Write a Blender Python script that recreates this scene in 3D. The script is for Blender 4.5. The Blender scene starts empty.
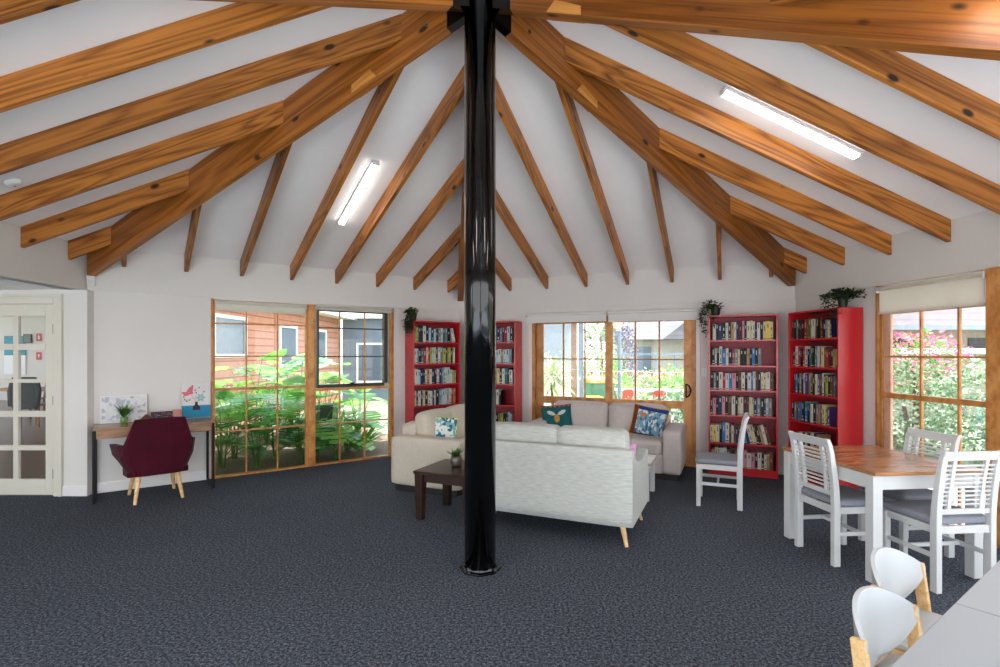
import bpy, bmesh, math, random
from mathutils import Vector, Matrix
PI = math.pi
D2R = math.radians
random.seed(11)
SC = bpy.context.scene
COL = SC.collection
EYE = 1.54
F_PX = 519.5

# ---------------------------------------------------------------- camera, sky, sun, exposure
cam_data = bpy.data.cameras.new('camera')
cam_data.sensor_width = 36
cam_data.lens = F_PX / 1000 * 36
cam_data.shift_y = 0.0196
cam_data.clip_start = 0.02
cam_data.clip_end = 300
cam = bpy.data.objects.new('camera', cam_data)
cam.location = (0, 0, EYE)
cam.rotation_euler = (PI / 2, 0, 0)
COL.objects.link(cam)
SC.camera = cam

world = bpy.data.worlds.new('sky')
SC.world = world
world.use_nodes = True
wn = world.node_tree
wn.nodes.clear()
w_out = wn.nodes.new('ShaderNodeOutputWorld')
w_bg = wn.nodes.new('ShaderNodeBackground')
w_ramp = wn.nodes.new('ShaderNodeValToRGB')
w_tc = wn.nodes.new('ShaderNodeTexCoord')
w_sep = wn.nodes.new('ShaderNodeSeparateXYZ')
w_ramp.color_ramp.elements[0].position = 0.0
w_ramp.color_ramp.elements[0].color = (0.95, 0.97, 1.0, 1)
w_ramp.color_ramp.elements[1].position = 0.8
w_ramp.color_ramp.elements[1].color = (0.60, 0.78, 1.0, 1)
wn.links.new(w_tc.outputs['Generated'], w_sep.inputs[0])
wn.links.new(w_sep.outputs['Z'], w_ramp.inputs[0])
wn.links.new(w_ramp.outputs[0], w_bg.inputs[0])
wn.links.new(w_bg.outputs[0], w_out.inputs[0])
w_bg.inputs[1].default_value = 1.45

sun_data = bpy.data.lights.new('sun', 'SUN')
sun_data.energy = 4.8
sun_data.angle = D2R(2)
sun_data.color = (1.0, 0.97, 0.92)
sun = bpy.data.objects.new('sun', sun_data)
sun.rotation_euler = (D2R(7), D2R(14), 0)
sun.location = (8, -4, 12)
COL.objects.link(sun)

SC.view_settings.view_transform = 'Standard'
SC.view_settings.look = 'None'
SC.view_settings.exposure = 1.66
SC.view_settings.gamma = 1.0
SC.view_settings.use_curve_mapping = False

# ---------------------------------------------------------------- materials
def lin(h):
    if isinstance(h, str):
        h = h.lstrip('#')
        c = [int(h[i:i + 2], 16) / 255 for i in (0, 2, 4)]
        return tuple(((v / 12.92) if v <= .04045 else ((v + .055) / 1.055) ** 2.4) for v in c) + (1,)
    return tuple(h) + (1,)

def new_mat(name):
    m = bpy.data.materials.new(name)
    m.use_nodes = True
    nt = m.node_tree
    return m, nt, nt.nodes['Principled BSDF']

def mat(name, col, rough=.6, metal=0, var=.08, scale=8, bump=0, bscale=60, spec=.5, sheen=0, stretch=None, trans=0):
    """plain surface with a little procedural tone variation and optional bump"""
    m, nt, b = new_mat(name)
    c = lin(col)
    tc = nt.nodes.new('ShaderNodeTexCoord')
    mp = nt.nodes.new('ShaderNodeMapping')
    if stretch: mp.inputs['Scale'].default_value = stretch
    nt.links.new(tc.outputs['Object'], mp.inputs[0])
    nz = nt.nodes.new('ShaderNodeTexNoise'); nz.inputs['Scale'].default_value = scale; nz.inputs['Detail'].default_value = 3
    nt.links.new(mp.outputs[0], nz.inputs['Vector'])
    rp = nt.nodes.new('ShaderNodeValToRGB')
    rp.color_ramp.elements[0].position = .3; rp.color_ramp.elements[1].position = .7
    rp.color_ramp.elements[0].color = tuple(v * (1 - var) for v in c[:3]) + (1,)
    rp.color_ramp.elements[1].color = tuple(min(1, v * (1 + var)) for v in c[:3]) + (1,)
    nt.links.new(nz.outputs['Fac'], rp.inputs[0])
    nt.links.new(rp.outputs[0], b.inputs['Base Color'])
    b.inputs['Roughness'].default_value = rough
    b.inputs['Metallic'].default_value = metal
    b.inputs['Specular IOR Level'].default_value = spec
    if sheen:
        b.inputs['Sheen Weight'].default_value = sheen
    if bump:
        n2 = nt.nodes.new('ShaderNodeTexNoise'); n2.inputs['Scale'].default_value = bscale; n2.inputs['Detail'].default_value = 4
        nt.links.new(mp.outputs[0], n2.inputs['Vector'])
        bp = nt.nodes.new('ShaderNodeBump'); bp.inputs['Strength'].default_value = bump; bp.inputs['Distance'].default_value = .01
        nt.links.new(n2.outputs['Fac'], bp.inputs['Height'])
        nt.links.new(bp.outputs[0], b.inputs['Normal'])
    return m

def wood(name, dark, light, rough=.5, s=(.5, 3.5, 3.5), rings=7, knots=True, spec=.4):
    """sawn timber: long grain along local X with knots"""
    m, nt, b = new_mat(name)
    L = nt.links
    tc = nt.nodes.new('ShaderNodeTexCoord'); oi = nt.nodes.new('ShaderNodeObjectInfo')
    mu = nt.nodes.new('ShaderNodeMath'); mu.operation = 'MULTIPLY'; mu.inputs[1].default_value = 37.0
    L.new(oi.outputs['Random'], mu.inputs[0])
    ad = nt.nodes.new('ShaderNodeVectorMath'); ad.operation = 'ADD'
    L.new(tc.outputs['Object'], ad.inputs[0]); L.new(mu.outputs[0], ad.inputs[1])
    mp = nt.nodes.new('ShaderNodeMapping'); mp.inputs['Scale'].default_value = s
    L.new(ad.outputs[0], mp.inputs[0])
    n1 = nt.nodes.new('ShaderNodeTexNoise'); n1.inputs['Scale'].default_value = 1.0; n1.inputs['Detail'].default_value = 2; n1.inputs['Distortion'].default_value = .6
    L.new(mp.outputs[0], n1.inputs['Vector'])
    m1 = nt.nodes.new('ShaderNodeMath'); m1.operation = 'MULTIPLY'; m1.inputs[1].default_value = rings
    L.new(n1.outputs['Fac'], m1.inputs[0])
    pp = nt.nodes.new('ShaderNodeMath'); pp.operation = 'PINGPONG'; pp.inputs[1].default_value = .5
    L.new(m1.outputs[0], pp.inputs[0])
    mp2 = nt.nodes.new('ShaderNodeMapping'); mp2.inputs['Scale'].default_value = (s[0] * 3, s[1] * 14, s[2] * 14)
    L.new(ad.outputs[0], mp2.inputs[0])
    n2 = nt.nodes.new('ShaderNodeTexNoise'); n2.inputs['Scale'].default_value = 1.0; n2.inputs['Detail'].default_value = 5
    L.new(mp2.outputs[0], n2.inputs['Vector'])
    mx = nt.nodes.new('ShaderNodeMath'); mx.operation = 'ADD'
    L.new(pp.outputs[0], mx.inputs[0]); L.new(n2.outputs['Fac'], mx.inputs[1])
    rp = nt.nodes.new('ShaderNodeValToRGB')
    rp.color_ramp.elements[0].position = .35; rp.color_ramp.elements[1].position = .95
    rp.color_ramp.elements[0].color = lin(dark); rp.color_ramp.elements[1].color = lin(light)
    L.new(mx.outputs[0], rp.inputs[0])
    last = rp.outputs[0]
    # a tone of its own for every piece of timber
    hs = nt.nodes.new('ShaderNodeHueSaturation')
    mr = nt.nodes.new('ShaderNodeMapRange'); mr.inputs['To Min'].default_value = .82; mr.inputs['To Max'].default_value = 1.2
    L.new(oi.outputs['Random'], mr.inputs['Value']); L.new(mr.outputs[0], hs.inputs['Value'])
    L.new(last, hs.inputs['Color']); last = hs.outputs[0]
    if knots:
        mk = nt.nodes.new('ShaderNodeMapping'); mk.inputs['Scale'].default_value = (2.4, 4.8, 4.8)
        L.new(ad.outputs[0], mk.inputs[0])
        vo = nt.nodes.new('ShaderNodeTexVoronoi'); vo.inputs['Scale'].default_value = 1.0
        L.new(mk.outputs[0], vo.inputs['Vector'])
        kr = nt.nodes.new('ShaderNodeValToRGB')
        kr.color_ramp.elements[0].position = .07; kr.color_ramp.elements[0].color = (1, 1, 1, 1)
        kr.color_ramp.elements[1].position = .13; kr.color_ramp.elements[1].color = (0, 0, 0, 1)
        L.new(vo.outputs['Distance'], kr.inputs[0])
        mk2 = nt.nodes.new('ShaderNodeMix'); mk2.data_type = 'RGBA'
        L.new(kr.outputs[0], mk2.inputs[0]); L.new(last, mk2.inputs[6]); mk2.inputs[7].default_value = lin('#2a1408')
        last = mk2.outputs[2]
    L.new(last, b.inputs['Base Color'])
    b.inputs['Roughness'].default_value = rough
    b.inputs['Specular IOR Level'].default_value = spec
    bp = nt.nodes.new('ShaderNodeBump'); bp.inputs['Strength'].default_value = .12; bp.inputs['Distance'].default_value = .004
    L.new(n2.outputs['Fac'], bp.inputs['Height']); L.new(bp.outputs[0], b.inputs['Normal'])
    return m

def glass_mat(name, tint=(1, 1, 1), refl=.05):
    m, nt, b = new_mat(name)
    nt.nodes.remove(b)
    out = nt.nodes['Material Output']
    tr = nt.nodes.new('ShaderNodeBsdfTransparent'); tr.inputs[0].default_value = tint + (1,)
    gl = nt.nodes.new('ShaderNodeBsdfGlossy'); gl.inputs['Roughness'].default_value = .02
    fr = nt.nodes.new('ShaderNodeFresnel'); fr.inputs[0].default_value = 1.35
    mx = nt.nodes.new('ShaderNodeMixShader')
    ml = nt.nodes.new('ShaderNodeMath'); ml.operation = 'MULTIPLY'; ml.inputs[1].default_value = refl * 16
    nt.links.new(fr.outputs[0], ml.inputs[0]); nt.links.new(ml.outputs[0], mx.inputs[0])
    nt.links.new(tr.outputs[0], mx.inputs[1]); nt.links.new(gl.outputs[0], mx.inputs[2])
    nt.links.new(mx.outputs[0], out.inputs[0])
    return m

def emit_mat(name, col, strength):
    m, nt, b = new_mat(name)
    b.inputs['Base Color'].default_value = lin(col)
    b.inputs['Emission Color'].default_value = lin(col)
    b.inputs['Emission Strength'].default_value = strength
    return m

def carpet_mat():
    m, nt, b = new_mat('charcoal_carpet')
    L = nt.links
    tc = nt.nodes.new('ShaderNodeTexCoord')
    n1 = nt.nodes.new('ShaderNodeTexNoise'); n1.inputs['Scale'].default_value = 62; n1.inputs['Detail'].default_value = 5; n1.inputs['Roughness'].default_value = .9
    n2 = nt.nodes.new('ShaderNodeTexNoise'); n2.inputs['Scale'].default_value = 1.3; n2.inputs['Detail'].default_value = 3
    L.new(tc.outputs['Object'], n1.inputs['Vector']); L.new(tc.outputs['Object'], n2.inputs['Vector'])
    rp = nt.nodes.new('ShaderNodeValToRGB')
    e = rp.color_ramp.elements
    e[0].position = .40; e[0].color = lin('#14171c'); e[1].position = .62; e[1].color = lin('#7b7f87')
    x = rp.color_ramp.elements.new(.5); x.color = lin('#3c424c')
    L.new(n1.outputs['Fac'], rp.inputs[0])
    hs = nt.nodes.new('ShaderNodeHueSaturation')
    mr = nt.nodes.new('ShaderNodeMapRange'); mr.inputs['To Min'].default_value = .88; mr.inputs['To Max'].default_value = 1.12
    L.new(n2.outputs['Fac'], mr.inputs['Value']); L.new(mr.outputs[0], hs.inputs['Value']); L.new(rp.outputs[0], hs.inputs['Color'])
    L.new(hs.outputs[0], b.inputs['Base Color'])
    b.inputs['Roughness'].default_value = .95; b.inputs['Specular IOR Level'].default_value = .15
    bp = nt.nodes.new('ShaderNodeBump'); bp.inputs['Strength'].default_value = .25; bp.inputs['Distance'].default_value = .006
    L.new(n1.outputs['Fac'], bp.inputs['Height']); L.new(bp.outputs[0], b.inputs['Normal'])
    return m

def band_mat(name, a, c, period, axis='Z', width=.12, rough=.7, var=.1):
    """boards or tiles: dark joint lines every `period` metres along an object axis"""
    m, nt, b = new_mat(name)
    L = nt.links
    tc = nt.nodes.new('ShaderNodeTexCoord'); sp = nt.nodes.new('ShaderNodeSeparateXYZ')
    L.new(tc.outputs['Object'], sp.inputs[0])
    d = nt.nodes.new('ShaderNodeMath'); d.operation = 'DIVIDE'; d.inputs[1].default_value = period
    L.new(sp.outputs[axis], d.inputs[0])
    fr = nt.nodes.new('ShaderNodeMath'); fr.operation = 'FRACT'; L.new(d.outputs[0], fr.inputs[0])
    lt = nt.nodes.new('ShaderNodeMath'); lt.operation = 'LESS_THAN'; lt.inputs[1].default_value = width
    L.new(fr.outputs[0], lt.inputs[0])
    nz = nt.nodes.new('ShaderNodeTexNoise'); nz.inputs['Scale'].default_value = 4; L.new(tc.outputs['Object'], nz.inputs['Vector'])
    rp = nt.nodes.new('ShaderNodeValToRGB'); ca = lin(a)
    rp.color_ramp.elements[0].position = .3; rp.color_ramp.elements[1].position = .7
    rp.color_ramp.elements[0].color = tuple(v * (1 - var) for v in ca[:3]) + (1,); rp.color_ramp.elements[1].color = tuple(min(1, v * (1 + var)) for v in ca[:3]) + (1,)
    L.new(nz.outputs['Fac'], rp.inputs[0])
    mx = nt.nodes.new('ShaderNodeMix'); mx.data_type = 'RGBA'
    L.new(lt.outputs[0], mx.inputs[0]); L.new(rp.outputs[0], mx.inputs[6]); mx.inputs[7].default_value = lin(c)
    L.new(mx.outputs[2], b.inputs['Base Color']); b.inputs['Roughness'].default_value = rough
    return m

def leaf_mat(name, a, c, scale=6, rough=.45):
    m, nt, b = new_mat(name)
    L = nt.links
    tc = nt.nodes.new('ShaderNodeTexCoord'); nz = nt.nodes.new('ShaderNodeTexNoise'); nz.inputs['Scale'].default_value = scale; nz.inputs['Detail'].default_value = 2
    L.new(tc.outputs['Object'], nz.inputs['Vector'])
    rp = nt.nodes.new('ShaderNodeValToRGB'); rp.color_ramp.elements[0].position = .38; rp.color_ramp.elements[1].position = .62
    rp.color_ramp.elements[0].color = lin(a); rp.color_ramp.elements[1].color = lin(c)
    L.new(nz.outputs['Fac'], rp.inputs[0]); L.new(rp.outputs[0], b.inputs['Base Color'])
    b.inputs['Roughness'].default_value = rough
    tl = nt.nodes.new('ShaderNodeBsdfTranslucent'); L.new(rp.outputs[0], tl.inputs[0])
    mx = nt.nodes.new('ShaderNodeMixShader'); mx.inputs[0].default_value = .35
    L.new(b.outputs[0], mx.inputs[1]); L.new(tl.outputs[0], mx.inputs[2])
    L.new(mx.outputs[0], nt.nodes['Material Output'].inputs[0])
    return m

def blind_mat(name, col):
    m = mat(name, col, .8, var=.02, bump=.1, bscale=300); nt = m.node_tree; b = nt.nodes['Principled BSDF']
    tl = nt.nodes.new('ShaderNodeBsdfTranslucent'); tl.inputs[0].default_value = lin(col); mx = nt.nodes.new('ShaderNodeMixShader'); mx.inputs[0].default_value = .5
    nt.links.new(b.outputs[0], mx.inputs[1]); nt.links.new(tl.outputs[0], mx.inputs[2]); nt.links.new(mx.outputs[0], nt.nodes['Material Output'].inputs[0])
    return m

M = dict(
    wall=mat('white_wall_paint', '#dbd7d2', .85, var=.015, scale=2),
    ceil=mat('white_ceiling_paint', '#f4f2f1', .9, var=.02, scale=1.5),
    trim=mat('white_gloss_trim', '#e6e2de', .45, var=.01),
    door=mat('cream_gloss_door_paint', '#d6d0c2', .4, var=.01),
    carpet=carpet_mat(),
    beam=wood('oiled_pine', '#62330b', '#b9742f', .45, s=(.45, 5, 5), rings=9),
    glulam=wood('oiled_glulam', '#6a380f', '#a86524', .45, s=(.4, 6, 6), rings=5),
    patch=wood('pale_packer_timber', '#b0702c', '#cf8f47', .5, knots=False),
    frame=wood('window_timber', '#a8692f', '#cb9154', .4, s=(2, 2, 1.2), rings=6, knots=False),
    palesash=wood('pale_pink_sash_timber', '#c79a7c', '#dcb59a', .5, s=(2, 2, 1.2), rings=4, knots=False),
    darkframe=mat('bronze_frame', '#2c2826', .4, var=.1),
    black=mat('black_gloss_steel', '#030303', .09, var=.1, spec=.45),
    matblack=mat('black_powder_coat', '#070707', .5, var=.1, spec=.25),
    red=mat('red_bookcase_laminate', '#bd1a22', .24, var=.03, spec=.7),
    redin=mat('red_bookcase_back', '#94182a', .4, var=.03, spec=.4),
    blind=blind_mat('cream_roller_blind', '#ebe7df'),
    whiteblind=mat('white_roller_blind', '#dedcd8', .7, var=.02),
    glass=glass_mat('window_glass'),
    cream=mat('cream_woven_fabric', '#c9bfae', .9, var=.05, scale=40, bump=.3, bscale=300),
    beige=mat('pale_grey_brown_fabric', '#cdc4bf', .9, var=.05, scale=40, bump=.3, bscale=300),
    heather=mat('heathered_pale_grey_fabric', '#bcbdb6', .9, var=.14, scale=14, bump=.3, bscale=250, stretch=(1, 6, 7)),
    plinth=mat('black_sofa_plinth', '#15120f', .6),
    oak=wood('pale_beech', '#c99a5e', '#e6c08a', .4, s=(3, 8, 8), rings=4, knots=False),
    espresso=wood('espresso_stained_wood', '#1c0f0a', '#331d14', .28, s=(2, 8, 8), rings=5, knots=False, spec=.6),
    whitewood=mat('white_painted_wood', '#d2d3d2', .4, var=.01),
    greyseat=mat('grey_seat_fabric', '#8b8d96', .9, var=.08, scale=60, bump=.2, bscale=300),
    tabletop=wood('oiled_brown_table_boards', '#7a4a2a', '#b57f50', .22, s=(1.2, 9, 9), rings=6, knots=False, spec=.6),
    desktop=wood('walnut_desk_veneer', '#6e4728', '#a3744a', .25, s=(1.5, 12, 12), rings=5, knots=False, spec=.6),
    velvet=mat('burgundy_velvet', '#42061a', .8, var=.2, scale=5, spec=.15, sheen=.08, bump=.05),
    shell=mat('white_moulded_shell', '#bfc1c2', .35, var=.01),
    laminate=mat('white_laminate', '#a6aaad', .35, var=.01),
    steel=mat('brushed_steel', '#9a9a9a', .3, metal=1),
    diffuser=emit_mat('lit_diffuser', '#fffaf4', 4.0),
    diffuser_added=emit_mat('added_fill_diffuser', '#fffaf4', 11.0),  # stronger glow for the unseen battens added behind the camera
    lamp=mat('white_lamp_housing', '#e8e8e8', .5, var=.01),
    pot=mat('black_plastic_pot', '#161616', .5),
    darkleaf=leaf_mat('dark_trailing_leaves', '#16260f', '#2f4a1c'),
    brass=mat('bolt_steel', '#777a80', .35, metal=.9),
)

# ---------------------------------------------------------------- mesh helpers
class MB:
    def __init__(s): s.bm = bmesh.new(); s.mi = 0
    def _f(s, vs):
        try:
            f = s.bm.faces.new(vs); f.material_index = s.mi; return f
        except ValueError: return None
    def box(s, c, d, R=None, taper=None):
        hx, hy, hz = d[0] / 2, d[1] / 2, d[2] / 2
        vs = []
        for z in (-hz, hz):
            k = 1 if (taper is None or z > 0) else taper
            for x, y in ((-hx, -hy), (hx, -hy), (hx, hy), (-hx, hy)):
                v = Vector((x * k, y * k, z))
                if R is not None: v = R @ v
                vs.append(s.bm.verts.new(v + Vector(c)))
        for q in ((0, 3, 2, 1), (4, 5, 6, 7), (0, 1, 5, 4), (1, 2, 6, 5), (2, 3, 7, 6), (3, 0, 4, 7)):
            s._f([vs[i] for i in q])
        return s
    def bx(s, x0, x1, y0, y1, z0, z1):
        return s.box(((x0 + x1) / 2, (y0 + y1) / 2, (z0 + z1) / 2), (abs(x1 - x0), abs(y1 - y0), abs(z1 - z0)))
    def bar(s, p0, p1, w, h, up=(0, 0, 1), w1=None, h1=None):
        p0, p1 = Vector(p0), Vector(p1); d = (p1 - p0).normalized(); u = Vector(up)
        if abs(d.dot(u)) > .98: u = Vector((0, 1, 0))
        sx = d.cross(u).normalized(); sz = sx.cross(d).normalized()
        w1 = w if w1 is None else w1; h1 = h if h1 is None else h1
        r = []
        for p, a, b in ((p0, w, h), (p1, w1, h1)):
            r.append([s.bm.verts.new(p + sx * x * a / 2 + sz * z * b / 2) for x, z in ((-1, -1), (1, -1), (1, 1), (-1, 1))])
        s._f(r[0]); s._f(r[1][::-1])
        for i in range(4):
            j = (i + 1) % 4; s._f([r[0][j], r[0][i], r[1][i], r[1][j]])
        return s
    def tube(s, pts, r, n=10, cap=True, r1=None):
        pts = [Vector(p) for p in pts]; rings = []
        N = len(pts)
        for i, p in enumerate(pts):
            d = (pts[min(i + 1, N - 1)] - pts[max(i - 1, 0)]).normalized()
            u = Vector((0, 0, 1)) if abs(d.z) < .95 else Vector((1, 0, 0))
            a = d.cross(u).normalized(); b = a.cross(d).normalized()
            rr = r if r1 is None else r + (r1 - r) * i / (N - 1)
            rings.append([s.bm.verts.new(p + a * rr * math.cos(2 * PI * k / n) + b * rr * math.sin(2 * PI * k / n)) for k in range(n)])
        for i in range(N - 1):
            for k in range(n):
                s._f([rings[i][k], rings[i][(k + 1) % n], rings[i + 1][(k + 1) % n], rings[i + 1][k]])
        if cap: s._f(rings[0][::-1]); s._f(rings[-1])
        return s
    def lathe(s, prof, n=24, c=(0, 0, 0)):
        rings = []
        for r, z in prof:
            rings.append([s.bm.verts.new((c[0] + r * math.cos(2 * PI * k / n), c[1] + r * math.sin(2 * PI * k / n), c[2] + z)) for k in range(n)])
        for i in range(len(prof) - 1):
            for k in range(n):
                s._f([rings[i][k], rings[i][(k + 1) % n], rings[i + 1][(k + 1) % n], rings[i + 1][k]])
        s._f(rings[0][::-1]); s._f(rings[-1])
        return s
    def prism(s, poly, a, b, plane='yz'):
        """poly of 2-D points extruded between a and b along the third axis"""
        def P(p, t):
            return {'yz': (t, p[0], p[1]), 'xz': (p[0], t, p[1]), 'xy': (p[0], p[1], t)}[plane]
        A = [s.bm.verts.new(P(p, a)) for p in poly]; B = [s.bm.verts.new(P(p, b)) for p in poly]
        n = len(poly)
        s._f(A[::-1]); s._f(B)
        for i in range(n): s._f([A[i], A[(i + 1) % n], B[(i + 1) % n], B[i]])
        return s
    def rbox(s, c, d, r=.05, bulge=(0, 0, 0), n=8, R=None):
        """soft-edged, slightly bulging box (cushions)"""
        h = Vector(d) / 2; grid = {}
        def vert(p):
            key = tuple(round(x, 4) for x in p)
            if key in grid: return grid[key]
            q = Vector((p[0] * h.x, p[1] * h.y, p[2] * h.z))
            inner = Vector([max(-(h[i] - r), min(h[i] - r, q[i])) for i in range(3)])
            dd = q - inner
            if dd.length > 1e-6: q = inner + dd.normalized() * r
            b = Vector((bulge[0] * p[0] * (1 - p[1] ** 2) * (1 - p[2] ** 2), bulge[1] * p[1] * (1 - p[0] ** 2) * (1 - p[2] ** 2), bulge[2] * p[2] * (1 - p[0] ** 2) * (1 - p[1] ** 2)))
            q += b
            if R is not None: q = R @ q
            v = s.bm.verts.new(q + Vector(c)); grid[key] = v; return v
        def g(i): 
            t = -1 + 2 * i / n
            return math.copysign(abs(t) ** .7, t)
        for ax in range(3):
            for sg in (-1, 1):
                for i in range(n):
                    for j in range(n):
                        q = []
                        for a, b in ((i, j), (i + 1, j), (i + 1, j + 1), (i, j + 1)):
                            p = [0, 0, 0]; p[ax] = sg; p[(ax + 1) % 3] = g(a); p[(ax + 2) % 3] = g(b); q.append(vert(p))
                        s._f(q if sg > 0 else q[::-1])
        return s
    def grid(s, fn, nu, nv, mf=None):
        vs = [[s.bm.verts.new(fn(i / nu, j / nv)) for j in range(nv + 1)] for i in range(nu + 1)]
        for i in range(nu):
            for j in range(nv):
                if mf: s.mi = mf((i + .5) / nu, (j + .5) / nv)
                s._f([vs[i][j], vs[i + 1][j], vs[i + 1][j + 1], vs[i][j + 1]])
        return s
    def build(s, name, m, parent=None, smooth=False, bevel=0, label=None, loc=None, segs=2, recalc=True):
        me = bpy.data.meshes.new(name)
        if recalc: bmesh.ops.recalc_face_normals(s.bm, faces=s.bm.faces)
        if smooth:
            for f in s.bm.faces: f.smooth = True
        s.bm.to_mesh(me); s.bm.free()
        for x in (m if isinstance(m, (list, tuple)) else [m]): me.materials.append(x)
        o = bpy.data.objects.new(name, me); COL.objects.link(o)
        if parent: o.parent = parent
        if loc: o.location = loc
        if bevel:
            b = o.modifiers.new('bevel', 'BEVEL'); b.width = bevel; b.segments = segs; b.limit_method = 'ANGLE'; b.angle_limit = D2R(40)
        if label: o['label'] = label
        return o

def tag(o, label=None, cat=None, group=None, kind=None):
    if label: o['label'] = label
    if cat: o['category'] = cat
    if group: o['group'] = group
    if kind: o['kind'] = kind
    return o
def thing(name, label, cat, loc=(0, 0, 0), rz=0, group=None):
    o = bpy.data.objects.new(name, None); COL.objects.link(o)
    o.empty_display_size = .1
    o.location = loc; o.rotation_euler = (0, 0, rz)
    return tag(o, label, cat, group)
def structure(o): o['kind'] = 'structure'; return o
def copy_tree(o, parent=None):
    c = o.copy(); COL.objects.link(c); c.parent = parent
    for ch in list(o.children): copy_tree(ch, c)
    return c
ORD = ['first', 'second', 'third', 'fourth', 'fifth', 'sixth', 'seventh', 'eighth', 'ninth', 'tenth', 'eleventh', 'twelfth', 'thirteenth',
       'fourteenth', 'fifteenth', 'sixteenth', 'seventeenth', 'eighteenth', 'nineteenth', 'twentieth', 'twenty-first', 'twenty-second', 'twenty-third', 'twenty-fourth', 'twenty-fifth']

# ---------------------------------------------------------------- the hexagonal plan (post at its centre)
CX, CY, RAD = -.1425, 3.716, 4.772
YAW = -.1061
def corner(a):
    t = D2R(a) + YAW
    return Vector((CX + RAD * math.sin(t), CY + RAD * math.cos(t), 0))
CEN = Vector((CX, CY, 0))
K = {a: corner(a) for a in (-120, -60, 0, 60, 120, 180)}
APO = RAD * math.cos(PI / 6)
SLOPE = .40; ZC = 2.69; CORN = 2.222
class Wall:
    def __init__(s, a, b):
        s.a = a; s.b = b; s.u = (b - a).normalized(); n = Vector((s.u.y, -s.u.x, 0))
        s.n = n if n.dot(CEN - a) > 0 else -n
        s.rz = math.atan2(s.n.y, s.n.x) - PI / 2          # local +y looks into the room
        s.sx = 1 if Vector((math.cos(s.rz), math.sin(s.rz), 0)).dot(s.u) > 0 else -1
    def p(s, t, off=0, z=0): return s.a + s.u * t + s.n * off + Vector((0, 0, z))
WL = Wall(K[0], K[-60]); WR = Wall(K[0], K[60]); WW = Wall(K[60], K[120]); WV = Wall(K[-60], K[-120])
WBR = Wall(K[120], K[180]); WBL = Wall(K[-120], K[180])
TH = .14
def wbox(mb, W, s0, s1, o0, o1, z0, z1):
    A = [W.p(s0, o0), W.p(s1, o0), W.p(s1, o1), W.p(s0, o1)]
    v = [mb.bm.verts.new(p + Vector((0, 0, z))) for z in (z0, z1) for p in A]
    for q in ((0, 3, 2, 1), (4, 5, 6, 7), (0, 1, 5, 4), (1, 2, 6, 5), (2, 3, 7, 6), (3, 0, 4, 7)): mb._f([v[i] for i in q])

def build_wall(name, W, openings, bulk=True, z_low=0):
    mb = MB(); s = 0
    for a, b, z0, z1 in sorted(openings):
        if a > s: wbox(mb, W, s, a, -TH, 0, z_low, CORN)
        if z0 > 0: wbox(mb, W, a, b, -TH, 0, z_low, z0)
        if z1 < CORN: wbox(mb, W, a, b, -TH, 0, z1, CORN)
        s = b
    if s < RAD: wbox(mb, W, s, RAD, -TH, 0, z_low, CORN)
    wbox(mb, W, 0, RAD, -TH, .018, CORN, ZC + .02)
    return structure(mb.build(name, M['wall']))

# floor
mb = MB()
v = [mb.bm.verts.new(p) for p in (K[0], K[60], K[120], K[180], K[-120], K[-60])]
mb._f(v)
r = bmesh.ops.extrude_face_region(mb.bm, geom=mb.bm.faces[:])
bmesh.ops.translate(mb.bm, vec=(0, 0, -.1), verts=[x for x in r['geom'] if isinstance(x, bmesh.types.BMVert)])
mb.bx(-8.0, -4.2, .3, 5.62, -.1, -.001)
structure(mb.build('floor', M['carpet']))
# ceiling of six planes running out over the eaves
mb = MB()
RO = RAD + 1.0
for lift in (0, .14):
    top = mb.bm.verts.new(CEN + Vector((0, 0, ZC + SLOPE * APO + lift)))
    ring = []
    for a in (0, 60, 120, 180, -120, -60):
        t = D2R(a) + YAW
        ring.append(mb.bm.verts.new((CX + RO * math.sin(t), CY + RO * math.cos(t), ZC + SLOPE * (APO - RO * math.cos(PI / 6)) + lift)))
    for i in range(6): mb._f([top, ring[i], ring[(i + 1) % 6]])
    if lift == 0: low = ring
for i in range(6): mb._f([low[i], low[(i + 1) % 6], ring[(i + 1) % 6], ring[i]])
structure(mb.build('ceiling', M['ceil']))

build_wall('wall_left', WL, [(1.20, 3.55, 0, 2.2)])
build_wall('wall_right', WR, [(1.25, 3.60, 0, 2.08)])
build_wall('wall_window_side', WW, [(1.235, 4.60, 0, CORN)])
# bulkheads over the wide openings on the near sides
for nm, W in (('wall_alcove_side', WV), ('wall_rear_right', WBR), ('wall_rear_left', WBL)):
    mb = MB()
    wbox(mb, W, 0, RAD, -TH, .018, CORN, ZC + .02)
    wbox(mb, W, RAD - .12, RAD, -TH, 0, 0, CORN)
    if W is not WV: wbox(mb, W, 0, .12, -TH, 0, 0, CORN)
    structure(mb.build(nm, M['wall']))
# alcove with the french door
mb = MB()
DX0, DX1 = -5.67, -4.80
YD = 5.60
mb.bx(DX1, -4.45, YD, YD + .12, 0, CORN); mb.bx(-8.0, DX0, YD, YD + .12, 0, CORN); mb.bx(DX0, DX1, YD, YD + .12, 2.08, CORN)
mb.bx(-8.1, -8.0, .3, YD + .12, 0, CORN)
structure(mb.build('wall_alcove', M['wall']))
mb = MB(); mb.prism([(-8.1, .3), (-4.02, .3), (-4.09, .9), (-4.58, YD), (-4.58, YD + .12), (-8.1, YD + .12)], CORN, CORN + .1, 'xy')
structure(mb.build('ceiling', M['ceil'])).name = 'ceiling_alcove'

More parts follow.
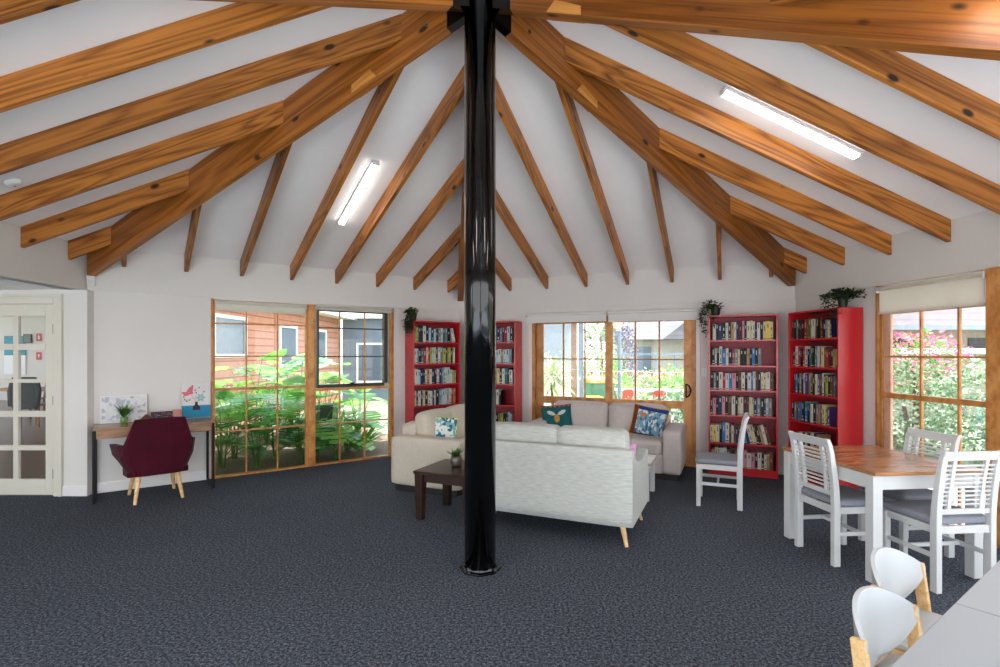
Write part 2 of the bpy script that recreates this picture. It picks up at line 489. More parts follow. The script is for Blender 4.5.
# skirting
def skirting(name, W, a, b):
    mb = MB(); wbox(mb, W, a, b, 0, .014, 0, .10); wbox(mb, W, a, b, 0, .008, .10, .115)
    return structure(mb.build(name, M['trim'], bevel=.003))
skirting('baseboard_left', WL, 3.60, 4.77); skirting('baseboard_left_corner', WL, .02, 1.18)
skirting('baseboard_right', WR, 3.66, 4.76); skirting('baseboard_right_corner', WR, .02, 1.20)
skirting('baseboard_window_side', WW, .02, 1.22)
mb = MB(); mb.bx(DX1 + .09, -4.44, YD - .014, YD, 0, .11); structure(mb.build('baseboard_alcove', M['trim'], bevel=.003))
mb = MB(); mb.bx(-8.0, DX0 - .09, YD - .014, YD, 0, .11); structure(mb.build('baseboard_alcove_far', M['trim'], bevel=.003))

# ---------------------------------------------------------------- windows
def wparts(parent, W, name, boxes, m, bevel=.003, label=None):
    mb = MB()
    for b in boxes: wbox(mb, W, *b)
    return mb.build(name, m, parent, bevel=bevel, label=label)
def window(name, W, s0, s1, z0, z1, vbars, hbars, thick=None, m=None, fw=.045, depth=.10, o=-.04):
    root = bpy.data.objects.new(name, None); COL.objects.link(root); structure(root)
    m = m or M['frame']
    a, b = o - depth / 2, o + depth / 2
    wparts(root, W, 'frame', [(s0, s0 + fw, a, b, z0, z1), (s1 - fw, s1, a, b, z0, z1), (s0 + fw, s1 - fw, a, b, z1 - fw, z1), (s0 + fw, s1 - fw, a, b, z0, z0 + fw)], m)
    bars = [(x - .009, x + .009, o - .016, o + .012, z0 + fw, z1 - fw) for x in vbars]
    bars += [(s0 + fw, s1 - fw, o - .014, o + .014, z - .009, z + .009) for z in hbars]
    for z, h in (thick or []): bars.append((s0 + fw, s1 - fw, o - .03, o + .03, z - h / 2, z + h / 2))
    wparts(root, W, 'glazing_bars', bars, m, 0.002)
    wparts(root, W, 'pane', [(s0 + fw, s1 - fw, o - .003, o + .001, z0 + fw, z1 - fw)], M['glass'], 0)
    return root
w1 = window('window_1', WL, 2.42, 3.55, .0, 2.2, [3.173, 2.798], [1.91, 1.50, .56], [(1.09, .035)], fw=.022, depth=.07)
w2 = window('window_2', WL, 1.20, 2.335, .0, 2.2, [1.97, 1.603], [.555], [(1.04, .04)], fw=.022, depth=.07)
wparts(w2, WL, 'awning_sash', [(1.25, 1.305, -.11, -.02, 1.10, 2.155), (1.305, 2.28, -.11, -.02, 1.06, 1.105), (2.262, 2.285, -.10, -.02, 1.10, 2.155), (1.25, 2.28, -.10, -.02, 2.12, 2.155)], M['darkframe'], label='dark bronze awning sash with winder')
wparts(w2, WL, 'sash_bars', [(1.305, 2.27, -.058, -.022, 1.881, 1.899), (1.305, 2.27, -.058, -.022, 1.483, 1.499)], M['darkframe'])
wparts(w2, WL, 'winder', [(1.72, 1.90, -.02, .015, 1.085, 1.105), (1.78, 1.83, -.02, .03, 1.10, 1.125)], M['matblack'], label='black window winder')
mb = MB(); wbox(mb, WL, 2.335, 2.42, -.09, .02, 0, 2.2); structure(mb.build('trim_1', M['frame'], bevel=.004))
for i, (a, b) in enumerate(((1.19, 3.56),)):
    mb = MB(); wbox(mb, WL, a, b, -.02, .02, 0, .022); structure(mb.build('trim_2', M['frame'], bevel=.004))
mb = MB(); wbox(mb, WL, 3.55, 3.575, -.06, .02, 0, 2.21); wbox(mb, WL, 1.175, 1.20, -.06, .02, 0, 2.21); structure(mb.build('trim_3', M['frame'], bevel=.003))

# right-hand window wall: picture window, post, next bay
w3 = window('window_3', WW, 1.265, 2.345, .0, 2.2, [1.70, 2.06], [1.505], [(1.12, .05)], fw=.03, depth=.06, o=-.03)
wparts(w3, WW, 'sash', [(1.295, 1.375, -.048, -.018, .03, 1.95), (1.375, 2.315, -.048, -.018, 1.925, 1.955)], M['palesash'], label='pale sash stile and head')
mb = MB(); wbox(mb, WW, 2.345, 2.47, -.13, .05, 0, CORN); structure(mb.build('trim_4', M['frame'], bevel=.004))
mb = MB(); wbox(mb, WW, 1.235, 1.265, -.06, .02, 0, CORN); structure(mb.build('trim_5', M['frame'], bevel=.003))
w4 = window('window_4', WW, 2.47, 4.58, .0, 2.2, [2.9, 3.32, 3.74, 4.16], [1.505, .55], [(1.09, .055)], fw=.05)
mb = MB(); wbox(mb, WW, 1.24, 4.60, -.02, .03, 0, .035); structure(mb.build('trim_6', M['frame'], bevel=.004))

# sliding door: fixed leaf and moving leaf
d1 = bpy.data.objects.new('door_1', None); COL.objects.link(d1); structure(d1)
wparts(d1, WR, 'frame', [(1.25, 1.30, -.12, .02, 0, 2.08), (3.545, 3.60, -.12, .02, 0, 2.08), (1.30, 3.545, -.12, .02, 2.02, 2.08), (1.30, 3.545, -.12, .01, 0, .02)], M['frame'])
def leaf(s0, s1, o, g0, g1, bars, nm, lab):
    l = wparts(d1, WR, nm, [(s0, g0, o - .022, o + .022, .02, 2.02), (g1, s1, o - .022, o + .022, .02, 2.02), (g0, g1, o - .022, o + .022, 1.98, 2.02),
                            (g0, g1, o - .022, o + .022, .78, .885), (g0, g1, o - .022, o + .022, .02, .18)], M['frame'], label=lab)
    wparts(l, WR, 'glazing_bars', [(x - .011, x + .011, o - .014, o + .014, .885, 1.98) for x in bars] + [(g0, g1, o - .012, o + .012, 1.442, 1.462)], M['frame'], .002)
    wparts(l, WR, 'pane', [(g0, g1, o - .003, o + .001, .885, 1.98), (g0, g1, o - .003, o + .001, .18, .78)], M['glass'], 0)
    return l
leaf(1.30, 2.46, -.075, 1.405, 2.37, [1.724, 2.053], 'fixed_leaf', None)
ml = leaf(2.37, 3.545, -.02, 2.475, 3.442, [2.795, 3.121], 'sliding_leaf', None)
mb = MB()
c = WR.p(3.50, .002, 1.03)
pts = []
for k in range(13):
    t = -PI / 2 + PI * k / 12
    pts.append(WR.p(3.475 + .055 * math.cos(t), .022, 1.03 + .085 * math.sin(t)))
mb.tube(pts, .011, 8)
wbox(mb, WR, 3.466, 3.482, .0, .026, .94, 1.12)
mb.build('handle', M['matblack'], ml, label='black curved pull handle')
# timber plate of the jamb beside the door
mb = MB(); wbox(mb, WR, 1.19, 1.25, -.02, .012, 0, 2.14); wbox(mb, WR, 3.60, 3.655, -.02, .012, 0, 2.14); wbox(mb, WR, 1.19, 3.655, -.02, .012, 2.08, 2.15)
structure(mb.build('trim_7', M['trim'], bevel=.003))

# french door of the alcove
d2 = bpy.data.objects.new('door_2', None); COL.objects.link(d2); structure(d2)
mb = MB()
for x0, x1, z0, z1 in ((DX0 - .08, DX0, 0, 2.16), (DX1, DX1 + .08, 0, 2.16), (DX0, DX1, 2.07, 2.16)): mb.bx(x0, x1, YD - .02, YD + .12, z0, z1)
for x0, x1, z0, z1 in ((DX0 - .095, DX0 - .06, 0, 2.14), (DX1 + .06, DX1 + .095, 0, 2.14), (DX0 - .095, DX1 + .095, 2.14, 2.175)): mb.bx(x0, x1, YD - .032, YD, z0, z1)
mb.build('frame', M['door'], d2, bevel=.004)
def px2x(px): return (px - 500) / F_PX * YD
gx = [(px2x(-16), px2x(12.5)), (px2x(17.5), px2x(45))]
zz = [1.94, 1.64, 1.575, 1.26, 1.22, .915, .85, .545, .49, .18]
rows = [(zz[i + 1], zz[i]) for i in range(0, 10, 2)]
mb = MB()
y0, y1 = YD + .005, YD + .045
mb.bx(DX0 + .004, gx[0][0], y0, y1, .01, 2.069); mb.bx(gx[1][1], DX1 - .004, y0, y1, .01, 2.069); mb.bx(gx[0][1], gx[1][0], y0, y1, .18, 1.94)
mb.bx(gx[0][0], gx[1][1], y0, y1, .01, .18); mb.bx(gx[0][0], gx[1][1], y0, y1, 1.94, 2.069)
for i in range(4):
    for g in gx: mb.bx(g[0], g[1], y0, y1, rows[i + 1][1], rows[i][0])
lf = mb.build('leaf', M['door'], d2, bevel=.004)
mb = MB(); mb.bx(gx[0][0], gx[1][1], YD + .022, YD + .026, .18, 1.94); mb.build('pane', M['glass'], lf)
for z in (.24, 1.03, 1.80):
    mb = MB(); mb.bx(DX1 - .02, DX1 + .012, YD - .006, YD + .006, z - .05, z + .05); mb.tube([(DX1 - .002, YD - .01, z - .05), (DX1 - .002, YD - .01, z + .05)], .008, 8)
    mb.build('hinge', M['steel'], lf, label='steel butt hinge')

# roller blinds
def blind(label, W, s0, s1, z0, z1, m, off=.03, r=.022, tilt=0):
    sc, ln = (s0 + s1) / 2, s1 - s0
    t = thing('roller_blind', label, 'blind', W.p(sc, 0, z0), W.rz)
    mb = MB(); mb.tube([(-ln / 2, off + .012, z1 - z0 - r), (ln / 2, off + .012, z1 - z0 - r)], r, 12); mb.build('roll', m, t, smooth=False)
    mb = MB(); mb.bx(-ln / 2 + .005, ln / 2 - .005, off - .004, off, .012, z1 - z0 - r); mb.build('cloth', m, t)
    mb = MB(); mb.bx(-ln / 2, ln / 2, off - .01, off + .008, 0, .018); mb.build('bottom_rail', m, t, bevel=.003)
    for q in (-ln / 2 - .006, ln / 2):
        mb = MB(); mb.bx(q, q + .006, 0, off + .03, z1 - z0 - .06, z1 - z0); mb.build('bracket', M['whiteblind'], t)
    return t
blind('cream roller blind rolled up over the garden window beside the desk', WL, 2.45, 3.53, 2.06, 2.19, M['blind'])
blind('narrow cream roller blind over the garden window with the dark sash', WL, 1.22, 2.31, 2.13, 2.205, M['blind'])
blind('white roller blind over the left leaf of the sliding door', WR, 1.17, 2.40, 1.995, 2.145, M['whiteblind'], off=.05)
blind('white roller blind over the right leaf of the sliding door, with the handle', WR, 2.42, 3.63, 1.985, 2.14, M['whiteblind'], off=.05)
blind('cream roller blind half lowered on the window beside the dining table', WW, 1.29, 2.33, 1.93, 2.205, M['blind'])
blind('cream roller blind on the window bay nearest the white tables', WW, 2.49, 4.56, 1.93, 2.205, M['blind'])

# ---------------------------------------------------------------- roof timbers
def in_view(p):
    if p.y < .15: return False
    x = 500 + F_PX * p.x / p.y; y = 353.1 - F_PX * (p.z - EYE) / p.y
    return -60 < x < 1060 and -60 < y < 675
def timber(name, o, d, slope, m, w, depth, L0, ends, parent=None):
    """a sloping timber with plumb ends. o: plan point under x=0, d: plan direction; ends: far end x for the left and right face"""
    ang = math.atan(slope); ca, sa = math.cos(ang), math.sin(ang)
    def loc(x, y, z): return (x * ca + z * sa, y, -x * sa + z * ca)
    mb = MB(); vs = []
    for y, e in ((-w / 2, ends[0]), (w / 2, ends[1])):
        for x, zo in ((L0, -depth), (e, -depth), (e, 0), (L0, 0)):
            vs.append(mb.bm.verts.new(loc(x, y, x * slope + zo)))
    for q in ((0, 1, 2, 3), (7, 6, 5, 4), (0, 4, 5, 1), (1, 5, 6, 2), (2, 6, 7, 3), (3, 7, 4, 0)): mb._f([vs[i] for i in q])
    ob = mb.build(name, m, parent, bevel=.004, segs=1)
    if parent is None:
        ob.matrix_world = Matrix.Translation(o) @ Matrix.Rotation(math.atan2(d.y, d.x), 4, 'Z') @ Matrix.Rotation(-ang, 4, 'Y')
    return ob
T60 = math.tan(PI / 3)
def rafters(W, s0, phrase, grp):
    k = 0
    for n in range(8):
        s = s0 + .6 * n
        if s > RAD - .12: continue
        d = W.n; ends = []
        lat = Vector((-d.y, d.x, 0))                       # local +y
        sg = 1 if lat.dot(W.u) > 0 else -1
        for y in (-.0225, .0225):
            ss = s + y * sg
            q = ss if s < RAD / 2 else RAD - ss
            ends.append(max(.1, q * T60 - .094))
        o = W.p(s, 0, ZC - .002)
        tip = [W.p(s, t, ZC + SLOPE * t - dz) for t in [x * max(ends) / 16 for x in range(17)] for dz in (.01, .2)]
        if sum(in_view(q) for q in tip) < 2: continue
        r = timber('roof_rafter', o, d, SLOPE, M['beam'], .045, .192, .022, ends)
        tag(r, '%s exposed pine rafter %s' % (ORD[k], phrase), 'rafter', grp); k += 1
rafters(WL, .235, 'left of the post, above the garden windows', 'rafters over the garden windows')
rafters(WR, .295, 'right of the post, above the sliding door', 'rafters over the sliding door')
rafters(WW, .215, 'from the bookcase corner, above the dining table window', 'rafters over the dining table window')
rafters(WV, .286, 'from the desk corner, above the french door alcove', 'rafters over the alcove')
rafters(WBR, .286, 'in view above the beam along the top right', 'rafters at the top right')
rafters(WBL, .286, 'in view above the beam along the top left', 'rafters at the top left')

HS = SLOPE * math.cos(PI / 6)
hips = {0: 'timber hip beam running straight back behind the black post', 60: 'big timber hip beam falling to the corner between the red bookcases',
        -60: 'big timber hip beam falling to the corner above the desk', 120: 'big timber hip beam crossing the top right of the ceiling',
        -120: 'timber hip beam at the top left edge beside the post'}
for a, lab in hips.items():
    cnr = K[a]; d = (CEN - cnr).normalized()
    ang = math.atan(HS)
    t = thing('hip_beam', lab, 'beam', cnr + Vector((0, 0, ZC - .012)), 0, 'hip beams meeting at the post')
    t.rotation_euler = (Matrix.Rotation(math.atan2(d.y, d.x), 3, 'Z') @ Matrix.Rotation(-ang, 3, 'Y')).to_euler()
    timber('glulam', None, d, HS, M['glulam'], .09, .34, .10, (RAD - .25, RAD - .25), parent=t)
    ca, sa = math.cos(ang), math.sin(ang)
    def L(x, y, z): return Vector((x * ca + z * sa, y, -x * sa + z * ca))
    # welded shoe between timber and post
    mb = MB()
    x0, x1 = RAD - .262, RAD - .114
    vs = [mb.bm.verts.new(L(x, y, x * HS - z)) for y in (-.036, .036) for x, z in ((x0, .335), (x1, .335), (x1, .03), (x0, .03))]
    for q in ((0, 1, 2, 3), (7, 6, 5, 4), (0, 4, 5, 1), (1, 5, 6, 2), (2, 6, 7, 3), (3, 7, 4, 0)): mb._f([vs[i] for i in q])
    mb.build('steel_shoe', M['black'], t, label='black welded steel shoe')
    for bx_, bz in ((RAD - .42, .11), (RAD - .42, .22)):
        mb = MB()
        for sy in (-1, 1):
            c = L(bx_, 0, bx_ * HS - bz)
            mb.tube([c + Vector((0, sy * .045, 0)), c + Vector((0, sy * .056, 0))], .013, 8)
        mb.build('bolt', M['brass'], t, label='steel bolt head')
    if a in (60, -60, 120):
        # packer let into the lower edge, pointed at one end
        mb = MB(); xx = RAD - {60: 1.02, -60: .98, 120: .62}[a]; n0 = .13
        for sy in (-1, 1):
            pl = [L(xx - n0, sy * .0455, (xx - n0) * HS - .338), L(xx + n0 * .8, sy * .0455, (xx + n0 * .8) * HS - .338), L(xx + n0 * .35, sy * .0455, (xx + n0 * .35) * HS - .255), L(xx - n0, sy * .0455, (xx - n0) * HS - .28)]
            A = [mb.bm.verts.new(p) for p in pl]; B = [mb.bm.verts.new(p + Vector((0, sy * .006, 0))) for p in pl]
            mb._f(A); mb._f(B[::-1])
            for i in range(4): mb._f([A[i], A[(i + 1) % 4], B[(i + 1) % 4], B[i]])
        mb.build('packer', M['patch'], t, label='pale timber packer set into the lower edge')

# post
post = thing('steel_post', 'glossy black round steel post standing in the middle of the room', 'post', CEN)
mb = MB(); mb.lathe([(.112, 0), (.112, 4.28)], 48); mb.build('shaft', M['black'], post, smooth=False)
for f in post.children[0].data.polygons:
    if abs(f.normal.z) < .5: f.use_smooth = True
mb = MB(); mb.lathe([(.148, 0), (.148, .012), (.125, .016), (.118, .03), (.1125, .034)], 8); bp = mb.build('base_plate', M['black'], post, bevel=.002)
for k in range(4):
    t = PI / 4 + k * PI / 2 + .2
    mb = MB(); mb.lathe([(.009, .012), (.009, .024), (.005, .026)], 6, (.131 * math.cos(t), .131 * math.sin(t), 0)); mb.build('bolt', M['brass'], bp)

# fluorescent battens; the rear ones are unseen, added to brighten ceiling and walls
for W, s, t0, t1, lab in ((WL, 2.335, 1.06, 2.12, 'lit white batten light on the ceiling above the garden windows'), (WW, 2.29, 1.10, 2.25, 'lit white batten light on the ceiling above the dining table side'),
                          (WBR, 2.386, 1.10, 2.25, 'unseen batten light added behind the camera on the right to brighten the room'), (WBL, 2.386, 1.10, 2.25, 'unseen batten light added behind the camera on the left to brighten the room'),
                          (WBR, 1.186, .5, 1.6, 'outer unseen batten light added behind the camera on the right to brighten the room'), (WBL, 1.186, .5, 1.6, 'outer unseen batten light added behind the camera on the left to brighten the room')):
    t = thing('batten_light', lab, 'light', W.p(s, t0, ZC + SLOPE * t0 - .003))
    ang = math.atan(SLOPE); Ln = (t1 - t0) / math.cos(ang)
    t.rotation_euler = (Matrix.Rotation(math.atan2(W.n.y, W.n.x), 3, 'Z') @ Matrix.Rotation(-ang, 3, 'Y')).to_euler()
    mb = MB(); mb.bx(0, Ln, -.035, .035, -.025, 0); mb.build('housing', M['lamp'], t, bevel=.003)
    mb = MB(); mb.prism([(-.036, -.025), (-.028, -.05), (.028, -.05), (.036, -.025)], .02, Ln - .02, 'yz'); mb.build('diffuser', M['diffuser_added'] if W in (WBR, WBL) else M['diffuser'], t, bevel=.008)
    mb = MB(); mb.bx(0, .02, -.037, .037, -.052, 0); mb.build('end_cap', M['lamp'], t, bevel=.003)
    mb = MB(); mb.bx(Ln - .02, Ln, -.037, .037, -.052, 0); mb.build('end_cap', M['lamp'], t, bevel=.003)
# small fittings
t = thing('smoke_detector', 'small round smoke detector at the left edge of the ceiling', 'smoke detector', WV.p(1.62, .50, ZC + SLOPE * .50))
t.rotation_euler = (Matrix.Rotation(math.atan2(WV.n.y, WV.n.x), 3, 'Z') @ Matrix.Rotation(-math.atan(SLOPE), 3, 'Y')).to_euler()
mb = MB(); mb.lathe([(.055, 0), (.055, -.012), (.045, -.03), (.02, -.036)], 20); mb.build('body', M['lamp'], t)
mb = MB(); mb.lathe([(.006, -.034), (.006, -.039)], 8); mb.build('indicator', M['red'], t)
t = thing('motion_sensor', 'small white sensor box on the wall corner above the desk', 'sensor', WL.p(4.73, .02, 2.27), WL.rz)
mb = MB(); mb.bx(-.035, .035, 0, .035, 0, .12); mb.build('case', M['lamp'], t, bevel=.006)
mb = MB(); mb.bx(-.022, .022, .035, .04, .02, .06); mb.build('lens', M['whiteblind'], t, bevel=.004)
t = thing('light_switch', 'white light switch on the wall left of the tall red bookcase', 'switch', WR.p(3.705, .001, 1.23), WR.rz)
mb = MB(); mb.bx(-.035, .035, 0, .008, 0, .11); mb.build('plate', M['lamp'], t, bevel=.003)
mb = MB(); mb.bx(-.008, .008, .008, .014, .04, .07); mb.build('rocker', M['whiteblind'], t, bevel=.002)

# ---------------------------------------------------------------- seating group
RZE = math.atan2(-.405, .914)
def box_sofa(label, loc, rz, w, d, m, group=None):
    t = thing('sofa', label, 'sofa', loc, rz, group)
    aw = .22; ah = .605
    mb = MB(); mb.bx(-w / 2 + .04, w / 2 - .04, .05, d - .05, .0, .07); mb.build('plinth', M['plinth'], t, label='black recessed sofa plinth')
    mb = MB(); mb.rbox((0, d / 2, .19), (w - aw * 2 + .02, d - .02, .24), .02, n=6); mb.build('base', m, t, smooth=True)
    mb = MB(); mb.rbox((0, .10, .40), (w - aw * 2 + .02, .20, .66), .04, n=6); mb.build('back_frame', m, t, smooth=True)
    for sx in (-1, 1):
        mb = MB(); mb.rbox((sx * (w / 2 - aw / 2), d / 2, .07 + (ah - .07) / 2), (aw, d, ah - .07), .035, bulge=(.004, .004, .006), n=8); mb.build('arm', m, t, smooth=True)
    cw = (w - aw * 2) / 2
    for sx in (-1, 1):
        mb = MB(); mb.rbox((sx * cw / 2, .20 + (d - .20) / 2, .375), (cw - .008, d - .20, .17), .045, bulge=(0, 0, .02), n=8); mb.build('seat_cushion', m, t, smooth=True)
        R = Matrix.Rotation(D2R(-12), 3, 'X')
        mb = MB(); mb.rbox((sx * cw / 2, .27, .64), (cw - .012, .19, .43), .07, bulge=(.0, .03, .015), n=10, R=Matrix.Rotation(D2R(10), 3, 'X')); mb.build('back_cushion', m, t, smooth=True)
    return t
s1 = box_sofa('pale grey-brown two cushion sofa against the sliding door', (1.648 - .04, 7.438 - .023, 0), RZE + PI, 2.0, .90, M['beige'])
s3 = box_sofa('cream sofa left of the post, in front of the tall bookcase', (-.901, 6.605, 0), RZE - PI / 2, 1.66, .88, M['cream'])

# two-seater with its back to the camera
t = thing('loveseat', 'heathered pale grey two-seater sofa seen from behind, right of the post', 'sofa', (.43, 4.315, 0), RZE)
w, d = 1.32, .85
m = M['heather']
mb = MB(); mb.rbox((0, .055, .47), (w, .11, .61), .018, n=6); mb.build('back_panel', m, t, smooth=True)
mb = MB(); mb.bx(-w / 2 + .09, w / 2 - .09, .10, d - .02, .17, .33); mb.build('seat_base', m, t, bevel=.01)
prof = [(.02, .165), (d - .03, .165), (d, .20), (d - .012, .64), (d - .05, .665), (d - .10, .655), (d - .20, .628), (d - .34, .612), (d - .48, .625), (.20, .665), (.11, .72), (.06, .772), (.02, .772)]
for sx in (-1, 1):
    mb = MB(); mb.prism(prof, sx * w / 2, sx * (w / 2 - .095), 'yz'); mb.build('arm', m, t, bevel=.012, segs=3)
for sx in (-1, 1):
    mb = MB(); mb.rbox((sx * .283, .48, .40), (.555, .60, .15), .045, bulge=(0, 0, .012), n=8); mb.build('seat_cushion', m, t, smooth=True)
    mb = MB(); mb.rbox((sx * .283 + (.012 if sx > 0 else 0), .215, .69), (.60, .17, .44), .05, bulge=(0, .02, .01), n=10, R=Matrix.Rotation(D2R(8), 3, 'X')); mb.build('back_cushion', m, t, smooth=True)
for sx in (-1, 1):
    for y, dy in ((.10, -.045), (d - .10, .05)):
        mb = MB(); mb.tube([(sx * (w / 2 - .10), y, .168), (sx * (w / 2 - .055), y + dy, 0)], .024, 10, r1=.014); mb.build('leg', M['oak'], t, smooth=False)

def cushion(name, label, loc, rot, w, h, th, mats, mf, cat='cushion', group=None, edge=None, extra=None):
    t = thing(name, label, cat, loc, 0, group)
    t.rotation_euler = rot
    def thick(u, v):
        a = (1 - abs(2 * u - 1) ** 2.6) * (1 - abs(2 * v - 1) ** 2.6)
        return th / 2 * (max(a, 0) ** .55)
    def pos(u, v, s):
        pin = 1 - .05 * (4 * (u - .5) ** 2 + 4 * (v - .5) ** 2) * 0
        x = (u - .5) * w * (1 - .06 * (1 - (2 * v - 1) ** 2)) ; z = (v - .5) * h * (1 - .06 * (1 - (2 * u - 1) ** 2)) + h / 2
        return Vector((x, s * thick(u, v), z))
    mb = MB(); mb.grid(lambda u, v: pos(u, v, 1), 20, 20, mf); mb.mi = 0; mb.grid(lambda u, v: pos(u, v, -1), 20, 20, mf)
    bmesh.ops.remove_doubles(mb.bm, verts=mb.bm.verts[:], dist=.0005)
    mb.build('cover', mats, t, smooth=True)
    if edge:
        pts = [pos(u, 0, 0) for u in [i / 12 for i in range(13)]] + [pos(1, v, 0) for v in [i / 12 for i in range(1, 13)]] + [pos(1 - u, 1, 0) for u in [i / 12 for i in range(1, 13)]] + [pos(0, 1 - v, 0) for v in [i / 12 for i in range(1, 13)]]
        mb = MB(); mb.tube(pts, .007, 6); mb.build('piping', edge[0], t, label=edge[1])
    if extra: extra(t, thick)
    return t
teal = mat('teal_tapestry', '#0e5a5e', .9, var=.15, scale=90, bump=.3, bscale=300)
crim = mat('crimson_fringe', '#c01840', .9)
gold = mat('gold_embroidery', '#b5843a', .9, var=.3, scale=60)
wing = mat('pale_wing_stitching', '#c7c9bb', .9, var=.15, scale=80)
navy = mat('navy_band', '#183e86', .9, var=.1, scale=50)
brown = mat('brown_band', '#7a3a1c', .9, var=.15, scale=50)
mustard = mat('mustard_piping', '#d39a2a', .8)
orange = mat('orange_stitching', '#e0793a', .9, var=.2, scale=60)
def pattern_mat(name, a, b, c, scale, stretch=(1, 1, 1)):
    m, nt, bs = new_mat(name); L = nt.links
    tc = nt.nodes.new('ShaderNodeTexCoord'); mp = nt.nodes.new('ShaderNodeMapping'); mp.inputs['Scale'].default_value = stretch
    vo = nt.nodes.new('ShaderNodeTexVoronoi'); vo.inputs['Scale'].default_value = scale
    L.new(tc.outputs['Object'], mp.inputs[0]); L.new(mp.outputs[0], vo.inputs['Vector'])
    sp = nt.nodes.new('ShaderNodeSeparateColor'); L.new(vo.outputs['Color'], sp.inputs[0])
    rp = nt.nodes.new('ShaderNodeValToRGB'); rp.color_ramp.interpolation = 'CONSTANT'
    e = rp.color_ramp.elements; e[0].position = 0; e[0].color = lin(a); e[1].position = .4; e[1].color = lin(b)
    x = e.new(.72); x.color = lin(c)
    L.new(sp.outputs[0], rp.inputs[0]); L.new(rp.outputs[0], bs.inputs['Base Color']); bs.inputs['Roughness'].default_value = .85
    return m
birds = pattern_mat('blue_and_white_bird_print', '#7fa6c0', '#d5dcd8', '#2f6f94', 36, (1, 1, .6))
floralblue = pattern_mat('blue_white_green_leaf_print', '#e4e8e2', '#1f6f8f', '#86b6ac', 26)
lime = mat('lime_edge', '#b9c41c', .8)
pinkfab = mat('pink_check_fabric', '#d9a3c8', .9, var=.2, scale=60)
def bee(t, th):
    def flat(poly, y, name, m, lab):
        mb = MB(); mb.prism(poly, y, y - .006, 'xz'); mb.build(name, m, t, label=lab, bevel=.001)
    yy = -.072
    for sx in (-1, 1):
        pl = [(sx * .012, .215)] + [(sx * (.075 + .055 * math.cos(a)) - 0, .245 + .028 * math.sin(a) + .35 * (.055 * math.cos(a))) for a in [k * PI / 6 for k in range(-5, 6)]]
        flat(pl, yy, 'wing_motif', wing, 'pale stitched bee wing')
    flat([(.038 * math.cos(a) + .0, .165 + .055 * math.sin(a)) for a in [k * PI / 8 for k in range(16)]], yy - .004, 'bee_motif', gold, 'gold stitched bee body')
e1 = Vector((.914, -.405, 0)); e2 = Vector((.405, .914, 0))
P0 = Vector((1.636, 7.403, 0))
def on_sofa(x, y, z): return P0 - e1 * x * 1.0 - e2 * y + Vector((0, 0, z))
# teal cushion near the left end of the sofa by the door, blue one at the right end
cushion('teal_cushion', 'teal cushion with a stitched bee and crimson top edge on the sofa by the door', on_sofa(.68, .52, .46), (D2R(-14), D2R(-5), RZE + .35), .43, .37, .15,
        [teal, crim, gold], lambda u, v: 1 if v > .93 else (2 if v > .89 and int(u * 20) % 3 == 0 else 0), extra=bee)
cushion('bird_cushion', 'blue and white bird print cushion with brown side on the sofa by the door', on_sofa(-.50, .50, .455), (D2R(-17), D2R(9), RZE - .05), .45, .40, .15,
        [birds, navy, brown, orange], lambda u, v: 2 if u < .14 else (1 if (v > .84 or v < .07) else (3 if (.24 < u < .42 and .60 < v < .76) else 0)), edge=(mustard, 'mustard piping'))
cushion('leaf_print_cushion', 'blue, white and green leaf print cushion on the cream sofa', Vector((-.66, 6.03, .465)), (D2R(-16), D2R(6), RZE + .72), .33, .34, .12,
        [floralblue, lime], lambda u, v: 1 if u < .10 else 0, edge=(lime, 'lime piping'))
cushion('pink_cushion', 'small pink check cushion on the seat of the pale grey two-seater', Vector((.43, 4.315, 0)) + e1 * .46 + e2 * .38 + Vector((0, 0, .485)), (D2R(12), 0, RZE + .1), .34, .30, .12, [pinkfab], lambda u, v: 0)

